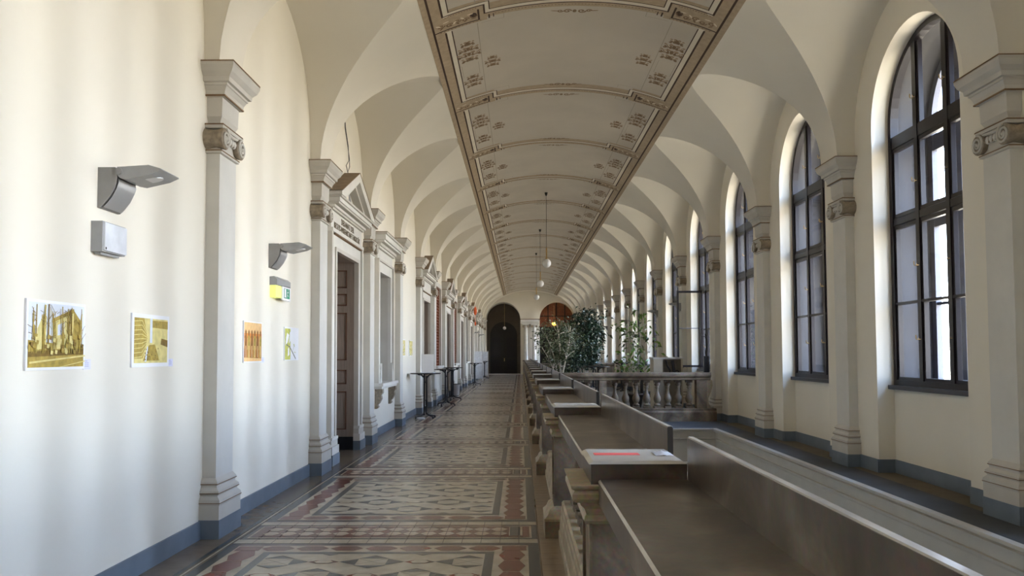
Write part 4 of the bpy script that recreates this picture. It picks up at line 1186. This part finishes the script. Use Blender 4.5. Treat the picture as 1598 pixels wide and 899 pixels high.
# cable over the doorway
m = MB()
m.tube([(.01, 0, 5.78), (.03, -.02, 5.6), (.03, -.1, 5.45)], .012, black, 6)
m.tube([(.03, -.1, 5.45), (.03, -.08, 5.2), (.03, .1, 5.0), (.03, .25, 4.8), (.03, .28, 4.66), (.03, .16, 4.56), (.06, .02, 4.5)], .005, black, 5)
m.tube([(.03, -.1, 5.45), (.03, -.04, 5.22), (.03, .16, 4.98), (.03, .22, 4.75), (.03, .02, 4.62), (.06, .02, 4.5)], .005, black, 5)
tag(m.build('hanging_cable', None, (XL, 12.4, -.0)), 'thin dark cable hanging down the wall onto the lettered pediment', 'cable')

# ================================================================ GLOBE LAMPS
def make_globe():
    r = empty('globe_pendant', (0, 0, 0))
    m = MB(); m.ball((0, 0, 0), .135, globe_m, 24); m.build('globe', r)
    m = MB(); m.lathe([(.045, .125), (.045, .145), (.02, .16), (.02, .44), (.008, .46)], (0, 0, 0), brass, 12); m.build('stem', r)
    m = MB(); m.tube([(0, 0, .45), (0, 0, 2.10)], .005, black, 5); m.build('cord', r)
    m = MB(); m.lathe([(.012, 2.0), (.035, 2.04), (.05, 2.10)], (0, 0, 0), bronze, 10); m.build('ceiling_cap', r)
    return r
gp = make_globe()
for i, (k, z, lab) in enumerate(((4, 4.26, 'nearest and largest white globe pendant under the painted vault'), (6, 4.29, 'middle one of the three white globe pendants'), (8, 4.28, 'farthest white globe pendant, just above the end wall'))):
    o = gp if i == 0 else copy_tree(gp)
    o.location = (X0 + .01, yk(k) + P / 2, z); tag(o, lab, 'pendant lamp', 'white globe pendants')
m = MB(); m.ball((0, 0, 0), .16, globe_lit, 16); m.tube([(0, 0, .15), (0, 0, 1.45)], .01, brass, 5)
tag(m.build('lit_globe_lamp', None, (2.66, YE + .5, 3.9)), 'glowing warm yellow globe lamp in the right end arch above the ficus', 'lamp')
m = MB(); m.ball((0, 0, 0), .13, globe_m, 16); m.tube([(0, 0, .12), (0, 0, 1.95)], .01, brass, 5)
tag(m.build('arch_globe_lamp', None, (-1.2, YE + .8, 3.6)), 'unlit white globe lamp inside the dark left end arch', 'lamp')

# ================================================================ HIGH TABLES
def make_table(r=.38, h=1.13, legs=True):
    t = empty('high_table', (0, 0, 0))
    m = MB(); m.lathe([(r - .02, h - .028), (r, h - .022), (r, h - .006), (r - .01, h)], (0, 0, 0), blacktop, 32); m.build('table_top', t)
    m = MB()
    m.box(-.05, -.01, -.025, .025, .08, h - .03, black); m.box(.015, .045, -.02, .02, .10, h - .08, black); m.build('column', t)
    for j in range(4):
        a = PI / 4 + j * PI / 2; ca, sa = math.cos(a), math.sin(a)
        m = MB()
        m.tube([(0, 0, .30), (.03 * ca, .03 * sa, .16), (.10 * ca, .10 * sa, .09), (.30 * ca, .30 * sa, .055)], .018, black, 7)
        m.ball((.30 * ca, .30 * sa, .028), .028, black, 8); m.build('foot', t)
        m = MB(); m.tube([(.02 * ca, .02 * sa, h - .25), (.05 * ca, .05 * sa, h - .12), (.14 * ca, .14 * sa, h - .05), (.24 * ca, .24 * sa, h - .035)], .014, black, 6); m.build('top_bracket', t)
    return t
tp = make_table()
TB = [(-2.36, 19.6, 0, 'nearest black high table by the left wall, under the white acrylic stand'), (-2.30, 24.5, 0, 'second black high table by the left wall'), (-2.38, 27.6, 0, 'third black high table, just before the silver bin'),
      (-2.34, 40.5, 0, 'black high table standing alone past the bin'), (-2.30, 51.0, 0, 'farthest black high table by the end arch'),
      (3.05, 36.0 - 3.0, LED, 'black high table behind the dark ficus'), (4.0, 31.0, LED, 'high table behind the slender plant, by the windows'), (4.1, 26.6, LED, 'high table between the slender plant and the pale stand'), (3.95, 20.9, LED, 'high table directly left of the pale stand'), (2.2, 22.6, LED, 'nearest high table right behind the crossing balustrade')]
for i, (x, y, z, lab) in enumerate(TB):
    o = tp if i == 0 else copy_tree(tp)
    o.location = (x, y, z); o.rotation_euler = (0, 0, .35 * i)
    if i in (0, 1, 2): o.scale = (1, 1, 1)
    tag(o, lab, 'table', 'black high tables')
m = MB(); m.box(-.008, .008, -.16, .16, 0, .46, paper)
ac = m.build('sign_holder', None, (-2.30, 19.55, 1.135)); ac.rotation_euler = (0, 0, PI / 2 - .2)
m = MB(); m.box(-.08, .08, -.17, .17, -.003, .012, plasticw); m.build('foot', ac)
tag(ac, 'white acrylic sign holder standing on the nearest left high table', 'sign holder')
m = MB(); m.box(-.13, .13, -.10, .10, 0, .02, paper); m.box(-.12, .10, -.08, .09, .02, .03, paper)
tag(m.build('paper_stack', None, (-2.50, 19.50, .0)), 'white papers on the floor at the foot of the nearest high table', 'paper')
m = MB(); m.lathe([(.13, 0), (.16, .42), (.165, .43), (.15, .43), (.145, .40), (.12, .03)], (0, 0, 0), steel, 20)
b = m.build('waste_bin', None, (-2.50, 30.6, 0)); tag(b, 'silver waste bin against the left wall beyond the high tables', 'bin')
m = MB(); m.lathe([(.166, .42), (.17, .435), (.15, .44)], (0, 0, 0), black, 20); m.build('rim', b)
# display boards by the end
for i, (x, y, lab) in enumerate(((-2.50, 47.0, 'white display board by the left wall before the end arch, nearer one'), (-2.45, 53.5, 'white display board by the left wall before the end arch, farther one'))):
    r = empty('display_board', (x, y, 0))
    m = MB(); m.box(-.28, .28, -.02, .02, .12, 1.75, plasticw); m.build('panel', r)
    for s in (-1, 1):
        m = MB(); m.box(s * .27 - .02, s * .27 + .02, -.03, .03, .0, 1.8, steel); m.build('post', r)
    tag(r, lab, 'display board', 'white display boards')
# orange ornament
m = MB(); m.ball((0, 0, 0), .17, orangem, 14, (.5, .6, 1.4)); m.ball((0, 0, -.7), .09, orangem, 12, (.5, .7, 1.3)); m.tube([(0, 0, .3), (0, 0, -.7)], .01, orangem, 5)
tag(m.build('orange_ornament', None, (-2.45, yk(10) + .55, 3.95)), 'orange hanging ornament high by a far left doorway', 'ornament')
# pale lectern-like stand
r = empty('pale_stand', (3.45, 18.6, LED))
m = MB(); m.box(-.34, -.12, -.25, .25, 0, 1.36, palewood); m.box(.30, .34, -.25, .25, 0, 1.36, palewood); m.box(-.12, .30, .2, .25, .0, 1.36, palewood); m.build('cabinet', r)
m = MB(); m.box(-.36, .38, -.28, .28, 1.36, 1.40, steel); m.build('top', r)
m = MB()
m.tube([(-.05, -.26, 1.33), (-.02, -.26, 1.2), (.04, -.26, 1.1), (.02, -.26, .9)], .018, black, 6); m.tube([(.10, -.26, 1.33), (.16, -.26, .85)], .035, black, 6)
m.tube([(.20 + .07 * math.cos(t * PI / 8), -.26, 1.0 + .09 * math.sin(t * PI / 8)) for t in range(-4, 10)], .014, black, 6); m.build('ironwork', r)
tag(r, 'pale wooden stand with dark curved ironwork behind the crossing balustrade', 'stand')
# statuette on the balustrade
r = empty('statuette', (4.13, 17.5, LED + 1.07))
m = MB(); m.box(-.055, .055, -.055, .055, 0, .36, black); m.build('pedestal', r)
m = MB()
m.tube([(0, 0, .36), (-.01, 0, .45), (.02, 0, .55), (.025, 0, .66), (.01, 0, .76), (.0, 0, .80)], .014, bronze, 8, .022)
m.tube([(0, 0, .36), (.02, .02, .46), (.03, .01, .56), (.025, 0, .64)], .012, bronze, 8, .02)
m.ball((.0, 0, .835), .024, bronze, 10, (1, 1, 1.25))
m.tube([(.0, 0, .79), (-.07, 0, .80), (-.12, 0, .87)], .010, bronze, 6, .006); m.tube([(.01, 0, .79), (.05, 0, .83), (.04, 0, .91)], .010, bronze, 6, .006)
m.build('figure', r)
tag(r, 'slender dark bronze figure with raised arms on the balustrade end', 'statuette')

# ================================================================ END WALL COLUMNS
r0 = None
for i, (x, lab) in enumerate(((.45, 'left one of the two pale columns between the end arches'), (1.10, 'right one of the two pale columns between the end arches'))):
    r = empty('end_column', (x, YE - .35, 0))
    m = MB(); m.box(-.22, .22, -.22, .22, 0, 1.0, mar_rough); m.box(-.25, .25, -.25, .25, 1.0, 1.1, mar_rough); m.build('pedestal', r)
    m = MB(); m.lathe([(.18, 1.1), (.19, 1.15), (.155, 1.2), (.155, 1.25), (.15, 2.4), (.135, 3.55), (.16, 3.6)], (0, 0, 0), marble_w, 20); m.build('shaft', r)
    m = MB(); m.lathe([(.14, 3.55), (.17, 3.62), (.16, 3.7), (.22, 3.8)], (0, 0, 0), greytrim, 16); m.box(-.25, .25, -.25, .25, 3.8, 3.88, greytrim)
    for s in (-1, 1): m.lathe([(.08, -.2), (.08, .2)], (s * .17, 0, 3.68), antique, 12, 'y')
    m.build('capital', r)
    tag(r, lab, 'column', 'columns between the end arches')
mb = MB(); mb.box(.1, 1.45, YE - .62, YE, 3.88, 4.05, greytrim); mb.box(.05, 1.5, YE - .68, YE, 4.05, 4.2, greylite); mb.box(.02, 1.53, YE - .7, YE, 4.2, 4.25, rust)
struct(mb.build('trim_1'))

# ================================================================ PLANTS
def leaf(m, c, d, L, W, mt, rn):
    d = d.normalized(); up = Vector((rn.uniform(-1, 1), rn.uniform(-1, 1), rn.uniform(-.2, 1)))
    s = d.cross(up)
    if s.length < 1e-3: s = Vector((1, 0, 0))
    s.normalize(); n = s.cross(d) * (-W * .25)
    c = Vector(c); tip = c + d * L - Vector((0, 0, L * .15)); m1 = c + d * L * .45
    m.face([c, m1 + s * W / 2 - n, tip, m1], mt); m.face([c, m1, tip, m1 - s * W / 2 - n], mt)
def plant(name, loc, label, seed, stems, crown, nl, L, W, mt, mt2, pot=(.22, .38)):
    rn = random.Random(seed)
    r = empty(name, loc)
    m = MB(); pr, ph = pot
    m.lathe([(pr * .7, 0), (pr * .95, ph * .85), (pr, ph * .86), (pr, ph), (pr * .9, ph), (pr * .88, ph * .9)], (0, 0, 0), potm, 20); m.build('pot', r)
    m = MB(); m.lathe([(pr * .87, ph * .86), (pr * .5, ph * .9)], (0, 0, 0), soilm, 16); m.build('soil', r)
    m = MB(); ends = []
    for (tx, ty, tz, rad, nb) in stems:
        base = Vector((rn.uniform(-.05, .05), rn.uniform(-.05, .05), ph * .85)); tip = Vector((tx, ty, tz))
        pts = [base.lerp(tip, t) + Vector((math.sin(t * 5 + seed) * .05, math.cos(t * 4) * .04, 0)) * t for t in [i / 6 for i in range(7)]]
        m.tube(pts, rad, bark, 7, rad * .45)
        for b in range(nb):
            t = rn.uniform(.35, 1); p0 = pts[min(6, int(t * 6))]
            d = Vector((rn.uniform(-1, 1), rn.uniform(-1, 1), rn.uniform(.1, 1.0))).normalized()
            Lb = rn.uniform(.25, .7) * crown[3] / .8
            q = [p0, p0 + d * Lb * .5 + Vector((0, 0, .03)), p0 + d * Lb]
            m.tube(q, rad * .4, bark, 5, rad * .15); ends += q[1:] + [p0.lerp(q[2], .7)]
        ends.append(pts[-1])
    m.build('trunk', r)
    m = MB(); cx, cy, cz, ra, rz = crown
    for i in range(nl):
        if rn.random() < .6 or nl < 260:
            e = rn.choice(ends); sp_ = .16 if nl > 260 else .10
            c = e + Vector((rn.gauss(0, sp_), rn.gauss(0, sp_), rn.gauss(0, sp_)))
        else:
            while True:
                v = Vector((rn.uniform(-1, 1), rn.uniform(-1, 1), rn.uniform(-1, 1)))
                if v.length < 1: break
            c = Vector((cx + v.x * ra, cy + v.y * ra, cz + v.z * rz))
        d = Vector((rn.uniform(-1, 1), rn.uniform(-1, 1), rn.uniform(-.9, .5)))
        k = rn.uniform(.7, 1.2)
        leaf(m, c, d, L * k, W * k, mt if rn.random() < .7 else mt2, rn)
    m.build('foliage', r)
    tag(r, label, 'plant')
    return r
plant('potted_ficus', (1.35, 26.0, LED), 'bushy ficus with pale branches leaning over the marble parapet', 5,
      [(-.45, 0, 2.1, .035, 9), (-.1, .1, 2.5, .04, 10), (.35, 0, 2.4, .035, 10), (-.6, -.1, 1.7, .028, 7)], (-.2, 0, 1.95, .75, .7), 1500, .11, .05, leafg, leafm)
plant('potted_ficus', (2.55, 31.0, LED), 'tall dense dark green ficus behind the slender plant group', 9,
      [(-.2, 0, 2.8, .035, 10), (.2, .1, 3.1, .035, 12), (.45, 0, 2.5, .03, 9), (-.5, 0, 2.2, .03, 9)], (.0, 0, 2.15, .78, 1.15), 4200, .14, .07, leafd, leafd)
plant('potted_ficus', (1.9, 29.0, LED), 'dark leafy ficus between the pale branched ficus and the dense one', 19,
      [(-.2, 0, 1.9, .03, 9), (.2, .1, 2.2, .03, 9), (.5, 0, 1.9, .03, 8)], (.0, 0, 1.75, .65, .75), 2100, .12, .06, leafd, leafm)
plant('potted_rubber_plant', (3.22, 22.0, LED), 'slender indoor plant with few large bright leaves in front of the windows', 14,
      [(-.2, 0, 2.75, .022, 8), (.25, 0, 2.5, .02, 8), (.0, .05, 2.2, .022, 7), (-.45, 0, 2.3, .014, 6), (.5, 0, 1.9, .013, 5)], (0, 0, 2.0, .75, .9), 250, .19, .075, leafb, leafm)
